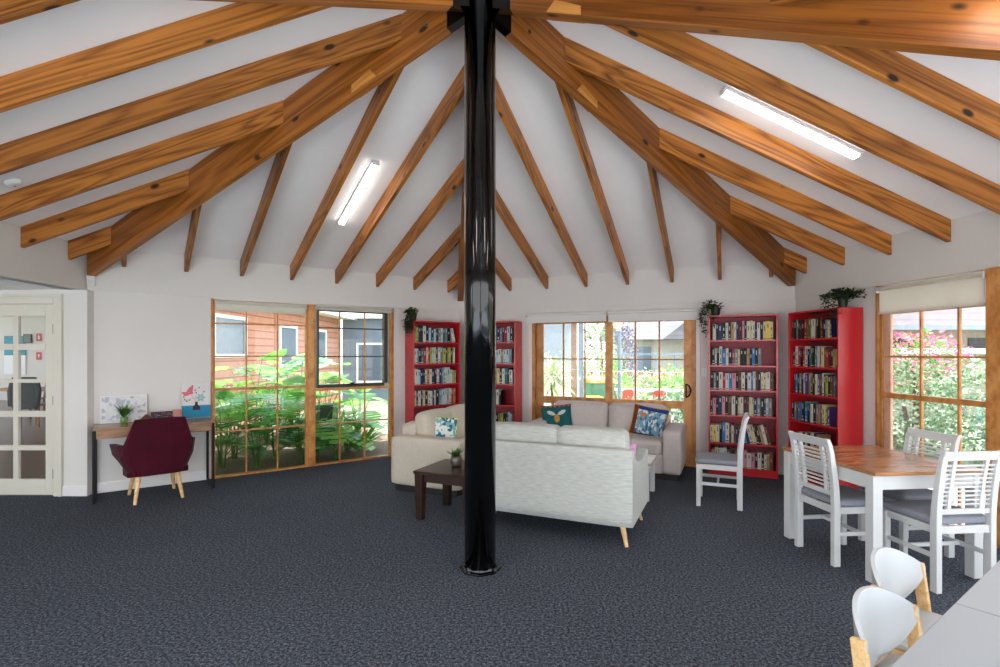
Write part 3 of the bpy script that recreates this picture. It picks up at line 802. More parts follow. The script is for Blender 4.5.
# dark side table by the post
t = thing('side_table', 'espresso brown square wooden side table beside the black post', 'table', e1 * -2.38 + e2 * 4.36 + Vector((0, 0, 0)), RZE)
mb = MB(); mb.bx(-.30, .30, -.30, .30, .425, .455); mb.build('tabletop', M['espresso'], t, bevel=.006)
mb = MB()
for a in (-1, 1):
    mb.bx(-.25, .25, a * .25 - .01, a * .25 + .01, .35, .425); mb.bx(a * .25 - .01, a * .25 + .01, -.24, .24, .35, .425)
mb.build('apron', M['espresso'], t)
for a in (-1, 1):
    for b in (-1, 1):
        mb = MB(); mb.box((a * .248, b * .248, .2125), (.085, .085, .425), taper=.75); mb.build('leg', M['espresso'], t, bevel=.004)
potmet = mat('dull_metal_planter', '#6d675c', .35, metal=.6)
succ = leaf_mat('succulent_leaves', '#2f5c2a', '#6fa04a')
def rosette(name, label, loc, potr, poth, potm, lm, n, ln, wd, up, cat='plant', prof=None, seed=1):
    rnd = random.Random(seed)
    t = thing(name, label, cat, loc)
    mb = MB(); mb.lathe(prof or [(potr * .8, 0), (potr, poth * .3), (potr * 1.02, poth * .7), (potr * .9, poth), (potr * .8, poth), (potr * .8, poth * .85)], 20); mb.build('pot', potm, t, smooth=True)
    mb = MB()
    for i in range(n):
        a = rnd.uniform(0, 2 * PI); tl = rnd.uniform(up[0], up[1]); l = ln * rnd.uniform(.7, 1.1)
        dr = Vector((math.cos(a) * math.cos(tl), math.sin(a) * math.cos(tl), math.sin(tl))); sd = Vector((-math.sin(a), math.cos(a), 0))
        b = Vector((0, 0, poth * .9)) + Vector((math.cos(a), math.sin(a), 0)) * potr * .3
        prev = None
        for k in range(6):
            f = k / 5; p = b + dr * l * f + Vector((math.cos(a), math.sin(a), 0)) * l * .25 * f * f; ww = wd * math.sin(PI * (.12 + .84 * f)) 
            cur = [mb.bm.verts.new(p - sd * ww / 2), mb.bm.verts.new(p + Vector((0, 0, -.15 * ww))), mb.bm.verts.new(p + sd * ww / 2)]
            if prev: mb._f([prev[0], prev[1], cur[1], cur[0]]); mb._f([prev[1], prev[2], cur[2], cur[1]])
            prev = cur
    mb.build('leaves', lm, t, smooth=True, recalc=False)
    return t
rosette('potted_succulent', 'small green succulent in a dull metal pot on the dark side table', e1 * -2.41 + e2 * 4.40 + Vector((0, 0, .455)), .055, .10, potmet, succ, 34, .085, .022, (.4, 1.5))

# white coffee table between the sofas
t = thing('coffee_table', 'low white-legged table with a pale timber top between the sofas', 'table', e1 * -1.25 + e2 * 5.78, RZE)
pale = wood('pale_timber_top', '#b99f86', '#d9c7b0', .35, s=(1.5, 9, 9), rings=4, knots=False)
mb = MB(); mb.bx(-.50, .50, -.25, .25, .375, .40); mb.build('tabletop', pale, t, bevel=.003)
mb = MB()
for a in (-1, 1):
    mb.bx(-.44, .44, a * .22 - .01, a * .22 + .01, .315, .375); mb.bx(a * .46 - .01, a * .46 + .01, -.2, .2, .315, .375)
mb.build('apron', M['whitewood'], t)
for a in (-1, 1):
    for b in (-1, 1):
        mb = MB(); mb.bx(a * .455 - .024, a * .455 + .024, b * .215 - .024, b * .215 + .024, 0, .375); mb.build('leg', M['whitewood'], t, bevel=.003)

# ---------------------------------------------------------------- dining set
def dining_chair(label, loc, rz, group):
    t = thing('dining_chair', label, 'chair', loc, rz, group)
    w = M['whitewood']
    def curve(z):                                    # the back posts lean and curl over at the top
        return 0 if z < .45 else -.06 * ((z - .45) / .47) ** 1.6 - .012 * max(0, (z - .84) / .08) ** 2
    X = .195
    for sx in (-1, 1):
        zs = [0, .25, .45, .55, .65, .74, .82, .88, .92]
        mb = MB(); prev = None
        for z in zs:
            c = curve(z); dd = .05 if z <= .45 else .05 - .02 * (z - .45) / .47
            cur = [mb.bm.verts.new((sx * X + x * .02, c + y * dd / 2, z)) for x, y in ((-1, -1), (1, -1), (1, 1), (-1, 1))]
            if prev:
                for i in range(4): mb._f([prev[i], prev[(i + 1) % 4], cur[(i + 1) % 4], cur[i]])
            else: mb._f(cur[::-1])
            prev = cur
        mb._f(prev); mb.build('back_post', w, t, bevel=.004)
        mb = MB(); mb.bx(sx * X - .02, sx * X + .02, .36, .40, 0, .42); mb.build('front_leg', w, t, bevel=.004)
        mb = MB(); mb.bx(sx * X - .011, sx * X + .011, .02, .365, .375, .425); mb.build('side_rail', w, t, bevel=.003)
        mb = MB(); mb.bx(sx * X - .010, sx * X + .010, .02, .365, .215, .245); mb.build('stretcher', w, t, bevel=.003)
    mb = MB(); mb.bx(-X, X, .37, .392, .365, .425); mb.build('front_rail', w, t, bevel=.003)
    mb = MB(); mb.bx(-X, X, -.012, .012, .375, .425); mb.build('rear_rail', w, t, bevel=.003)
    mb = MB(); mb.bx(-X, X, .19, .21, .22, .245); mb.build('cross_stretcher', w, t, bevel=.003)
    def rail(nm, z0, z1, th=.02):
        mb = MB(); n = 2; prev = None
        for i in range(n + 1):
            z = z0 + (z1 - z0) * i / n; c = curve(z)
            cur = [mb.bm.verts.new((x, c + y, z)) for x, y in ((-X, -th / 2), (X, -th / 2), (X, th / 2), (-X, th / 2))]
            if prev:
                for k in range(4): mb._f([prev[k], prev[(k + 1) % 4], cur[(k + 1) % 4], cur[k]])
            else: mb._f(cur[::-1])
            prev = cur
        mb._f(prev); mb.build(nm, w, t, bevel=.003)
    rail('top_rail', .855, .915, .026); rail('lower_rail', .50, .535, .024)
    for k in range(10):
        z = .557 + k * .0285; rail('slat', z, z + .013, .012)
    for sx in (-1, 1):
        mb = MB(); prev = None
        for z in (.53, .62, .72, .80, .86):
            c = curve(z)
            cur = [mb.bm.verts.new((sx * .115 + x * .013, c + y * .011, z)) for x, y in ((-1, -1), (1, -1), (1, 1), (-1, 1))]
            if prev:
                for k in range(4): mb._f([prev[k], prev[(k + 1) % 4], cur[(k + 1) % 4], cur[k]])
            prev = cur
        mb.build('back_stile', w, t, bevel=.002)
    mb = MB(); mb.rbox((0, .21, .452), (.43, .41, .055), .022, bulge=(0, 0, .008), n=8); mb.build('seat', M['greyseat'], t, smooth=True, label='grey upholstered seat pad')
    return t
GC = 'white slat-back dining chairs'
dining_chair('white slat-back chair tucked in at the left side of the dining table', (2.405, 3.95, 0), D2R(-83.9), GC)
dining_chair('white slat-back chair at the near side of the dining table, closest to camera', (3.0, 3.365, 0), D2R(6.1), GC)
dining_chair('white slat-back chair on the window side of the dining table', (3.375, 4.12, 0), D2R(96.1), GC)
dining_chair('white slat-back chair alone in front of the red bookcases', (2.43, 5.27, 0), D2R(66.1), GC)
# table: near-left leg corner (2.55,3.50)
t = thing('dining_table', 'square dining table with white legs and oiled brown timber top', 'table', (2.845, 3.96, 0), D2R(6.1))
TW, TD = .82, .92
mb = MB(); mb.bx(-TW / 2 - .005, TW / 2 + .005, -TD / 2 - .02, TD / 2 + .02, .722, .748); mb.build('tabletop', M['tabletop'], t, bevel=.004, label='oiled brown timber top')
for a in (-1, 1):
    mb = MB(); mb.bx(-TW / 2 + .03, TW / 2 - .03, a * (TD / 2 - .02) - .011, a * (TD / 2 - .02) + .011, .625, .722); mb.build('apron', M['whitewood'], t)
    mb = MB(); mb.bx(a * (TW / 2 - .02) - .011, a * (TW / 2 - .02) + .011, -TD / 2 + .03, TD / 2 - .03, .625, .722); mb.build('apron', M['whitewood'], t)
    for b in (-1, 1):
        mb = MB(); mb.bx(a * (TW / 2 - .035) - .035, a * (TW / 2 - .035) + .035, b * (TD / 2 - .035) - .035, b * (TD / 2 - .035) + .035, 0, .722); mb.build('leg', M['whitewood'], t, bevel=.005)

# ---------------------------------------------------------------- white meeting tables and shell chairs, right foreground
g1 = Vector((.808, .589, 0)); g2 = Vector((.589, -.808, 0)); J = Vector((1.456, 1.663, 0)); RG = math.atan2(.589, .808)
for lab, c in (('white laminate folding table at the bottom right corner', J - g1 * .703 + g2 * .375), ('white laminate folding table beyond the joint, nearer the dining table', J + g1 * .703 + g2 * .375)):
    t = thing('laminate_table', lab, 'table', c, RG, 'white meeting tables')
    mb = MB(); mb.bx(-.70, .70, -.375, .375, .716, .74); mb.build('tabletop', M['laminate'], t, bevel=.003)
    for a in (-1, 1):
        mb = MB(); mb.bx(-.62, .62, a * .32 - .012, a * .32 + .012, .685, .716); mb.build('rail', M['steel'], t)
    for a in (-1, 1):
        for b in (-1, 1):
            mb = MB(); mb.tube([(a * .62, b * .32, 0), (a * .62, b * .32, .716)], .016, 12); lg = mb.build('leg', M['steel'], t)
            mb = MB(); mb.lathe([(.02, 0), (.02, .015), (.0165, .02)], 12, (a * .62, b * .32, 0)); mb.build('foot', M['pot'], lg)
def shell_chair(label, loc, rz):
    t = thing('shell_chair', label, 'chair', loc, rz, 'white shell chairs with timber legs')
    # one moulded shell: seat running up into a wrap-round, egg-shaped back
    def back(u, v, off):
        a = (u - .5) * 2                              # -1..1 across
        zt = .44 + .285 * v
        wv = .215 * math.sin(PI * (.09 + .43 * v ** .8))
        top = -.085 * abs(a) ** 2.0 * v ** 1.5 + .05 * abs(a) ** 1.5 * (1 - v)
        ang = a * .86
        r = wv / math.sin(.86)
        x = r * math.sin(ang); y = -.215 + (r - off) * (1 - math.cos(ang)) * .95 - .012 * v + off
        x *= (r - off) / r
        return Vector((x, y, zt + top))
    mb = MB()
    nu, nv = 20, 12; th = .014
    A = [[mb.bm.verts.new(back(i / nu, j / nv, 0)) for j in range(nv + 1)] for i in range(nu + 1)]
    B = [[mb.bm.verts.new(back(i / nu, j / nv, th)) for j in range(nv + 1)] for i in range(nu + 1)]
    for i in range(nu):
        for j in range(nv):
            mb._f([A[i][j], A[i + 1][j], A[i + 1][j + 1], A[i][j + 1]]); mb._f([B[i][j + 1], B[i + 1][j + 1], B[i + 1][j], B[i][j]])
    for i in range(nu): 
        for j in (0, nv): mb._f([A[i][j], A[i + 1][j], B[i + 1][j], B[i][j]])
    for j in range(nv):
        for i in (0, nu): mb._f([A[i][j], A[i][j + 1], B[i][j + 1], B[i][j]])
    mb.build('backrest', M['shell'], t, smooth=True, label='white moulded wrap-round backrest').modifiers.new('e', 'EDGE_SPLIT').split_angle = D2R(50)
    mb = MB(); mb.rbox((0, .0, .445), (.40, .40, .03), .013, bulge=(0, 0, -.006), n=8); mb.build('seat', M['shell'], t, smooth=True, label='white moulded seat')
    for sx in (-1, 1):
        mb = MB(); mb.bar((sx * .225, -.20, 0), (sx * .205, -.12, .40), .024, .042, up=(0, 1, 0)); mb.bar((sx * .205, -.12, .40), (sx * .203, -.15, .645), .024, .042, up=(0, 1, 0)); mb.build('rear_leg', M['oak'], t, bevel=.003)
        mb = MB(); mb.bar((sx * .205, .20, 0), (sx * .18, .165, .42), .024, .036, up=(0, 1, 0)); mb.build('front_leg', M['oak'], t, bevel=.003)
        mb = MB(); mb.bar((sx * .205, -.17, .41), (sx * .175, .17, .41), .022, .04); mb.build('side_rail', M['oak'], t, bevel=.002)
    return t
shell_chair('white shell chair at the white table, nearer the bottom edge', (1.375, 1.615, 0), D2R(-146.5))
shell_chair('white shell chair at the white table, nearer the dining table', (1.70, 1.985, 0), D2R(-146.5))

# ---------------------------------------------------------------- desk, its chair and what stands on it
t = thing('writing_desk', 'narrow walnut desk with black steel legs against the left wall', 'desk', WL.p(4.15, .015, 0), WL.rz)
mb = MB(); mb.bx(-.55, .55, 0, .50, .745, .765); mb.build('desktop', M['desktop'], t, bevel=.002)
mb = MB(); mb.bx(-.52, .52, .02, .48, .655, .745); mb.build('drawer_box', M['desktop'], t)
for a in (-1, 1):
    mb = MB(); mb.bx(a * .262 - .255, a * .262 + .255, .48, .495, .657, .743); mb.build('drawer', M['desktop'], t, bevel=.003)
for a in (-1, 1):
    mb = MB(); x = a * .5375
    for y in (.013, .487): mb.bx(x - .0125, x + .0125, y - .0125, y + .0125, .0, .745)
    mb.bx(x - .0125, x + .0125, .0255, .4745, 0, .025); mb.build('leg_frame', M['matblack'], t, bevel=.002, label='black square steel leg frame')
def desk_pt(s, o): return WL.p(s, o + .015, .765)
def wthing(name, label, cat, s, o, z=.765, rz=0): return thing(name, label, cat, WL.p(s, o, z), WL.rz + rz)
# pale patterned board leaning on the wall
marble = pattern_mat('pale_grey_floral_print', '#d6d6d8', '#dcdcdd', '#b4b6bf', 30)
t = wthing('patterned_board', 'pale grey patterned board leaning on the wall at the left of the desk', 'board', 4.435, .055)
t.rotation_euler = (D2R(7), 0, WL.rz)
mb = MB(); mb.bx(-.21, .21, 0, .012, .0, .30); mb.build('panel', marble, t, bevel=.002)
mb = MB()
for a, b, c, e in ((-.212, .212, 0, .012), (-.212, .212, .29, .302), (-.212, -.2, .012, .29), (.2, .212, .012, .29)): mb.bx(a, b, .0, .016, c, e)
mb.build('edge', M['trim'], t)
# glass with a clump of green leaves
clump = leaf_mat('fresh_green_blades', '#2c5a1e', '#6f9b3e')
rosette('potted_bulbs', 'clump of green blade leaves in a small glass on the desk', WL.p(4.435, .14, .765), .035, .07, mat('green_tinted_glass', '#5f8a4a', .15, spec=.8), clump, 46, .15, .016, (1.0, 1.5), seed=4)
# small red house ornament
t = wthing('house_ornament', 'small dark red house-shaped ornament on the desk behind the chair', 'ornament', 4.235, .26)
hr = mat('dark_red_ceramic', '#5e1a20', .4); hl = mat('pink_ceramic', '#b5676a', .5)
mb = MB(); mb.bx(-.055, .055, -.03, .03, 0, .045); mb.build('base', hl, t, bevel=.004)
mb = MB(); mb.prism([(-.06, .045), (.06, .045), (.02, .085), (0, .10), (-.02, .085)], -.035, .035, 'xz'); mb.build('roof', hr, t, bevel=.006)
# dark floral picture
t = wthing('floral_picture', 'small dark picture with red flowers standing on the desk', 'picture', 4.085, .12)
t.rotation_euler = (D2R(7), 0, WL.rz)
dk = mat('dark_teal_print', '#1d2c30', .5, var=.3, scale=60); rf = mat('red_flower_print', '#a3243a', .6); wf = mat('pale_leaf_print', '#9fb7a8', .6)
mb = MB(); mb.bx(-.105, .105, 0, .015, 0, .105); mb.build('panel', dk, t, bevel=.002)
rnd = random.Random(3)
mb = MB()
for cx_, cz in ((-.07, .08), (-.015, .092), (.06, .078)): mb.prism([(cx_ + .018 * math.cos(a), cz * .95 + .012 * math.sin(a)) for a in [k * PI / 4 for k in range(8)]], .015, .018, 'xz')
tag(mb.build('red_flowers', rf, t), kind='stuff')
mb = MB()
for k in range(16):
    cx_, cz = rnd.uniform(-.095, .095), rnd.uniform(.01, .07); mb.prism([(cx_ + .006 * math.cos(a), cz + .005 * math.sin(a)) for a in [q * PI / 3 for q in range(6)]], .015, .0175, 'xz')
tag(mb.build('pale_leaves', wf, t), kind='stuff')
t = wthing('pink_card', 'small pink card standing between the dark picture and the painting', 'card', 3.935, .12)
t.rotation_euler = (D2R(7), 0, WL.rz)
mb = MB(); mb.bx(-.04, .04, 0, .004, 0, .12); mb.build('front', mat('salmon_card', '#c98d84', .8, var=.1, scale=80), t)
mb = MB(); mb.bx(-.04, .04, -.012, -.008, 0, .12); mb.build('back_leaf', M['trim'], t)
# magnolia painting
t = wthing('magnolia_painting', 'canvas painting of pink magnolia in a black vase on a blue table', 'painting', 3.735, .06)
t.rotation_euler = (D2R(6), 0, WL.rz)
cv = mat('white_canvas', '#dcdad6', .8, var=.02); bl = mat('blue_paint', '#1f86ad', .7, var=.05); pk = mat('pink_petal_paint', '#e0707f', .7, var=.15, scale=40)
ba = mat('pale_blue_petal_paint', '#8fbcc6', .7); ye = mat('pale_yellow_paint', '#e3c98b', .7); bk = mat('black_paint', '#15181c', .6); br = mat('dark_red_bud_paint', '#8a3440', .7)
mb = MB(); mb.bx(-.15, .15, 0, .02, 0, .42); cvo = mb.build('canvas', cv, t, bevel=.002)
mb = MB(); mb.bx(-.149, .149, .02, .0212, .004, .15); mb.build('painted_table', bl, t, label='blue painted table')
def blob(name, m, ells, y, lab=None):
    mb = MB()
    for cx_, cz, a, b, rot in ells:
        mb.prism([(cx_ + a * math.cos(q) * math.cos(rot) - b * math.sin(q) * math.sin(rot), cz + a * math.cos(q) * math.sin(rot) + b * math.sin(q) * math.cos(rot)) for q in [k * PI / 7 for k in range(14)]], y, y + .0008, 'xz')
    o = mb.build(name, m, t, label=lab)
    if len(ells) > 1: o['kind'] = 'stuff'
mb = MB(); mb.prism([(-.04, .095), (.04, .095), (.036, .135), (.018, .155), (.012, .18), (.02, .19), (-.02, .19), (-.012, .18), (-.018, .155), (-.036, .135)], .0212, .022, 'xz'); mb.build('painted_vase', bk, t, label='black painted vase')
blob('painted_magnolia', pk, [(.07, .34, .045, .018, -.9), (.045, .35, .045, .016, -1.4), (.095, .285, .04, .018, -.3), (.12, .30, .03, .015, .2), (.055, .31, .03, .02, -2.2)], .0204, 'pink painted magnolia petals')
blob('painted_blossom', ba, [(-.045 + .028 * math.cos(a), .24 + .028 * math.sin(a), .022, .014, a) for a in [k * PI / 3 for k in range(6)]], .0204, 'pale blue painted blossom')
blob('painted_blossom_heart', ye, [(-.045, .24, .013, .013, 0)], .0216)
blob('painted_buds', br, [(.10, .205, .014, .007, .6), (.12, .225, .012, .006, 1.2), (.07, .215, .012, .006, -.5), (.0, .30, .012, .006, .9), (-.03, .36, .010, .006, 1.3), (.01, .33, .010, .006, 1.2), (.13, .255, .010, .006, 0), (-.08, .31, .010, .006, .5)], .0204, 'dark red painted buds')
mb = MB()
for p, q in (((0, .19), (.07, .30)), ((0, .19), (-.045, .225)), ((0, .19), (.02, .33)), ((.02, .33), (-.03, .37)), ((.02, .24), (.12, .22)), ((-.02, .22), (-.09, .32))):
    mb.bar((p[0], .0206, p[1]), (q[0], .0206, q[1]), .002, .0006, up=(0, 1, 0))
tag(mb.build('painted_twigs', br, t), kind='stuff')

# burgundy tub chair with its back to the room
t = thing('tub_chair', 'burgundy velvet tub chair with pale timber legs pushed up to the desk', 'chair', (-3.672, 5.55, 0), D2R(41))
# columns of the shell from the left arm tip round the back to the right: (bottom xy), (waist xyz), (top xyz)
half = [((-.245, .20), (-.36, .25, .46), (-.385, .27, .575)), ((-.25, .02), (-.355, .06, .47), (-.375, .06, .595)), ((-.25, -.10), (-.33, -.10, .47), (-.345, -.10, .60)), ((-.22, -.16), (-.305, -.19, .52), (-.305, -.20, .612)),
        ((-.205, -.19), (-.285, -.23, .60), (-.222, -.285, .868)), ((-.10, -.205), (-.12, -.25, .60), (-.09, -.30, .878))]
colm = half + [((-b[0], b[1]), (-m_[0], m_[1], m_[2]), (-p[0], p[1], p[2])) for b, m_, p in half[::-1]]
def shcol(c, j, inner):
    b, m_, p = c
    P3 = [Vector((b[0], b[1], .28)), Vector(m_), Vector(p)]
    v = P3[0].lerp(P3[1], j / 3) if j <= 3 else P3[1].lerp(P3[2], (j - 3) / 3)
    if inner:
        q = Vector((-v.x, -v.y - .05, 0)) if abs(v.x) > .3 and v.y > -.05 else Vector((-v.x * .9, -v.y, 0))
        if v.y < -.15: q = Vector((-v.x * .35, .4, 0))
        elif v.y > -.05: q = Vector((-v.x, 0, 0))
        v = v + q.normalized() * .05
    return v
mb = MB(); nf = 6; n = len(colm)
A = [[mb.bm.verts.new(shcol(c, j, False)) for j in range(nf + 1)] for c in colm]
B = [[mb.bm.verts.new(shcol(c, j, True)) for j in range(nf + 1)] for c in colm]
for i in range(n - 1):
    for j in range(nf):
        mb._f([A[i][j], A[i + 1][j], A[i + 1][j + 1], A[i][j + 1]]); mb._f([B[i][j + 1], B[i + 1][j + 1], B[i + 1][j], B[i][j]])
    for j in (0, nf): mb._f([A[i][j], A[i + 1][j], B[i + 1][j], B[i][j]])
for j in range(nf):
    for i in (0, n - 1): mb._f([A[i][j], A[i][j + 1], B[i][j + 1], B[i][j]])
mb.build('backrest_and_arms', M['velvet'], t, bevel=.012, segs=3, smooth=False)
mb = MB(); mb.prism([(-.27, -.17), (-.29, 0), (-.27, .26), (.27, .26), (.29, 0), (.27, -.17), (.12, -.205), (-.12, -.205)], .275, .33, 'xy'); mb.build('seat_base', M['velvet'], t, bevel=.01)
mb = MB(); mb.rbox((0, .04, .40), (.50, .46, .14), .05, bulge=(0, 0, .02), n=8); mb.build('seat_cushion', M['velvet'], t, smooth=True)
for sx in (-1, 1):
    for y, y2 in ((-.14, -.205), (.21, .30)):
        mb = MB(); mb.tube([(sx * .17, y, .278), (sx * .21, y2, 0)], .025, 12, r1=.015); mb.build('leg', M['oak'], t)

# ---------------------------------------------------------------- red bookcases and their books
LEV = [.095, .405, .755, 1.075, 1.385, 1.705, 2.0]
def bookcase(label, W, s0, w):
    t = thing('bookcase', label, 'bookcase', W.p(s0 + w / 2, .02, 0), W.rz, 'tall red bookcases')
    D = .28; T = .02
    for a in (-1, 1):
        mb = MB(); mb.bx(a * (w / 2 - T / 2) - T / 2, a * (w / 2 - T / 2) + T / 2, 0, D, 0, 2.02); mb.build('side_panel', M['red'], t, bevel=.0015)
    mb = MB(); mb.bx(-w / 2 + T, w / 2 - T, .0, .006, .08, 2.0); mb.build('back_panel', M['redin'], t)
    mb = MB(); mb.bx(-w / 2 + T, w / 2 - T, .006, D, 2.0, 2.02); mb.build('top_panel', M['red'], t)
    for z in LEV[:-1]:
        mb = MB(); mb.bx(-w / 2 + T, w / 2 - T, .006, D - .002, z - T, z); mb.build('shelf', M['red'], t, bevel=.001)
    mb = MB(); mb.bx(-w / 2 + T, w / 2 - T, D - .03, D - .015, 0, .075); mb.build('kickboard', M['red'], t)
    return t
BKC = {'white': '#c9c5bb', 'cream': '#cbb98f', 'black': '#141416', 'navy': '#1d2c52', 'blue': '#2f6fa8', 'pale blue': '#9fc0cf', 'teal': '#1f6d70', 'green': '#3b6b34', 'lime': '#a3b53c',
       'red': '#a3272c', 'orange': '#cf6f2c', 'yellow': '#dfc23a', 'pink': '#c98591', 'purple': '#4d356b', 'grey': '#77797c', 'brown': '#5d3c28', 'tan': '#a98660', 'maroon': '#4c1620'}
BM = {k: mat('%s_book_cover' % k.replace(' ', '_'), v, .5, var=.06, scale=30, spec=.3) for k, v in BKC.items()}
PAGES = mat('page_block', '#cfc5ad', .9)
TL = {'white': 'navy', 'cream': 'maroon', 'black': 'white', 'navy': 'white', 'blue': 'white', 'pale blue': 'black', 'teal': 'cream', 'green': 'cream', 'lime': 'black', 'red': 'white', 'orange': 'black',
      'yellow': 'black', 'pink': 'maroon', 'purple': 'white', 'grey': 'white', 'brown': 'tan', 'tan': 'black', 'maroon': 'tan'}
PAL = {'pale': ['white'] * 6 + ['cream'] * 2 + ['black'] * 3 + ['pale blue'] * 2 + ['teal', 'blue', 'grey', 'tan', 'lime', 'red', 'navy'],
       'mid': ['black'] * 10 + ['white'] * 9 + ['cream', 'cream', 'brown', 'maroon', 'grey', 'grey', 'blue', 'navy', 'navy', 'navy', 'red', 'pink', 'tan', 'teal', 'pale blue', 'yellow', 'green', 'brown'],
       'dark': ['black'] * 7 + ['navy', 'grey', 'white', 'white', 'brown', 'red', 'blue', 'lime', 'cream', 'purple', 'maroon', 'tan', 'green']}
def book(parent_case, x, y, z, w, h, d, col, lean, label, group, rnd):
    mb = MB()
    mb.mi = 0
    mb.bx(-w / 2, w / 2, -.0025, 0, 0, h); mb.bx(-w / 2, -w / 2 + .002, -d, -.0025, 0, h); mb.bx(w / 2 - .002, w / 2, -d, -.0025, 0, h)
    mb.mi = 1; mb.bx(-w / 2 + .002, w / 2 - .002, -d + .004, -.0025, .003, h - .004)
    mb.mi = 2
    zt = h * rnd.uniform(.45, .72); k = rnd.choice((0, 0, 1, 2))
    mb.bx(-w * .13, w * .13, 0, .0006, zt, min(h * .95, zt + h * rnd.uniform(.14, .34)))
    if k: mb.bx(-w * .4, w * .4, 0, .0005, h * .05, h * .05 + h * .03 * k)
    if k == 2: mb.bx(-w * .12, w * .12, 0, .0006, h * .2, h * .2 + h * rnd.uniform(.08, .2))
    o = mb.build('book', [BM[col], PAGES, BM[TL[col]]])
    base = parent_case.matrix_basis
    o.matrix_world = base @ Matrix.Translation((x, y, z)) @ Matrix.Rotation(lean, 4, 'Y')
    tag(o, label, 'book', group)
def fill(case, rows, w, pal, phrase, grp, seed, wscale=1.0):
    rnd = random.Random(seed)
    xl = w / 2 - .022
    for r, (lv, f0, f1, leanfrom) in enumerate(rows):
        x = xl - f0 * (w - .044); xe = xl - f1 * (w - .044); i = 0; last = None
        hb = rnd.uniform(.205, .225)
        while True:
            wd = rnd.uniform(.022, .045) * wscale
            if x - wd < xe: break
            if rnd.random() < .3: hb = rnd.uniform(.19, .24)
            h = hb + rnd.uniform(-.008, .012); col = rnd.choice(PAL[pal])
            if col == last: col = rnd.choice(PAL[pal])
            last = col
            ln = 0; dx = 0
            if leanfrom is not None and i >= leanfrom:
                ln = -D2R(13); dx = h * math.sin(abs(ln)) * .0
            d = rnd.uniform(.13, .17)
            size = 'wide' if wd > .037 * wscale else ('slim' if wd < .028 * wscale else 'tall' if h > .222 else 'short')
            lab = '%s %s book, %s from left, %s shelf down, %s' % (size, col, ORD[i], ORD[r], phrase)
            if ln:
                ww = wd / math.cos(ln)
                book(case, x - ww / 2 - h * math.sin(-ln) * 0 - (h * math.sin(-ln) if i == leanfrom else 0) , .255 - rnd.uniform(0, .02), lv + abs(math.sin(ln)) * wd / 2 + .001, wd, h, d, col, -ln, lab, grp, rnd)
                if i == leanfrom: x -= h * math.sin(-ln)
                x -= ww + .001
            else:
                book(case, x - wd / 2, .255 - rnd.uniform(0, .02), lv + .0005, wd, h, d, col, 0, lab, grp, rnd)
                x -= wd + .0008
            i += 1
CA = bookcase('tall red bookcase on the window wall behind the cream sofa', WL, .19, .80)
CB = bookcase('tall red bookcase just right of the black post, showing its right side', WR, .29, .80)
CC = bookcase('tall red bookcase with trailing plant, right of the sliding door', WR, 3.765, .79)
CD = bookcase('tall red bookcase in the corner with broad red side toward the dining table', WW, .285, .795)
fill(CA, [(1.705, 0, .97, 15), (1.385, 0, .97, None), (1.075, 0, .98, None), (.755, 0, .98, None)], .80, 'pale', 'bookcase behind cream sofa', 'books in the bookcase behind the cream sofa', 5, 1.12)
fill(CB, [(1.705, 0, .97, None), (1.385, 0, .97, None), (1.075, 0, .98, None), (.755, 0, .72, None), (.405, 0, .95, None)], .80, 'pale', 'bookcase right of post', 'books in the bookcase right of the post', 8, 1.2)
fill(CC, [(1.705, 0.04, .98, None), (1.385, 0.02, .80, None), (1.075, 0, .98, None), (.755, 0, .97, None), (.405, 0, .95, 10), (.095, 0.02, .97, None)], .79, 'mid', 'bookcase right of door', 'books in the bookcase right of the sliding door', 21, .95)
fill(CD, [(1.705, 0, .85, None), (1.385, 0, .98, None), (1.075, 0.05, .98, None), (.755, 0, .85, None), (.405, .1, .6, None)], .795, 'dark', 'corner bookcase near table', 'books in the corner bookcase', 33, 1.0)

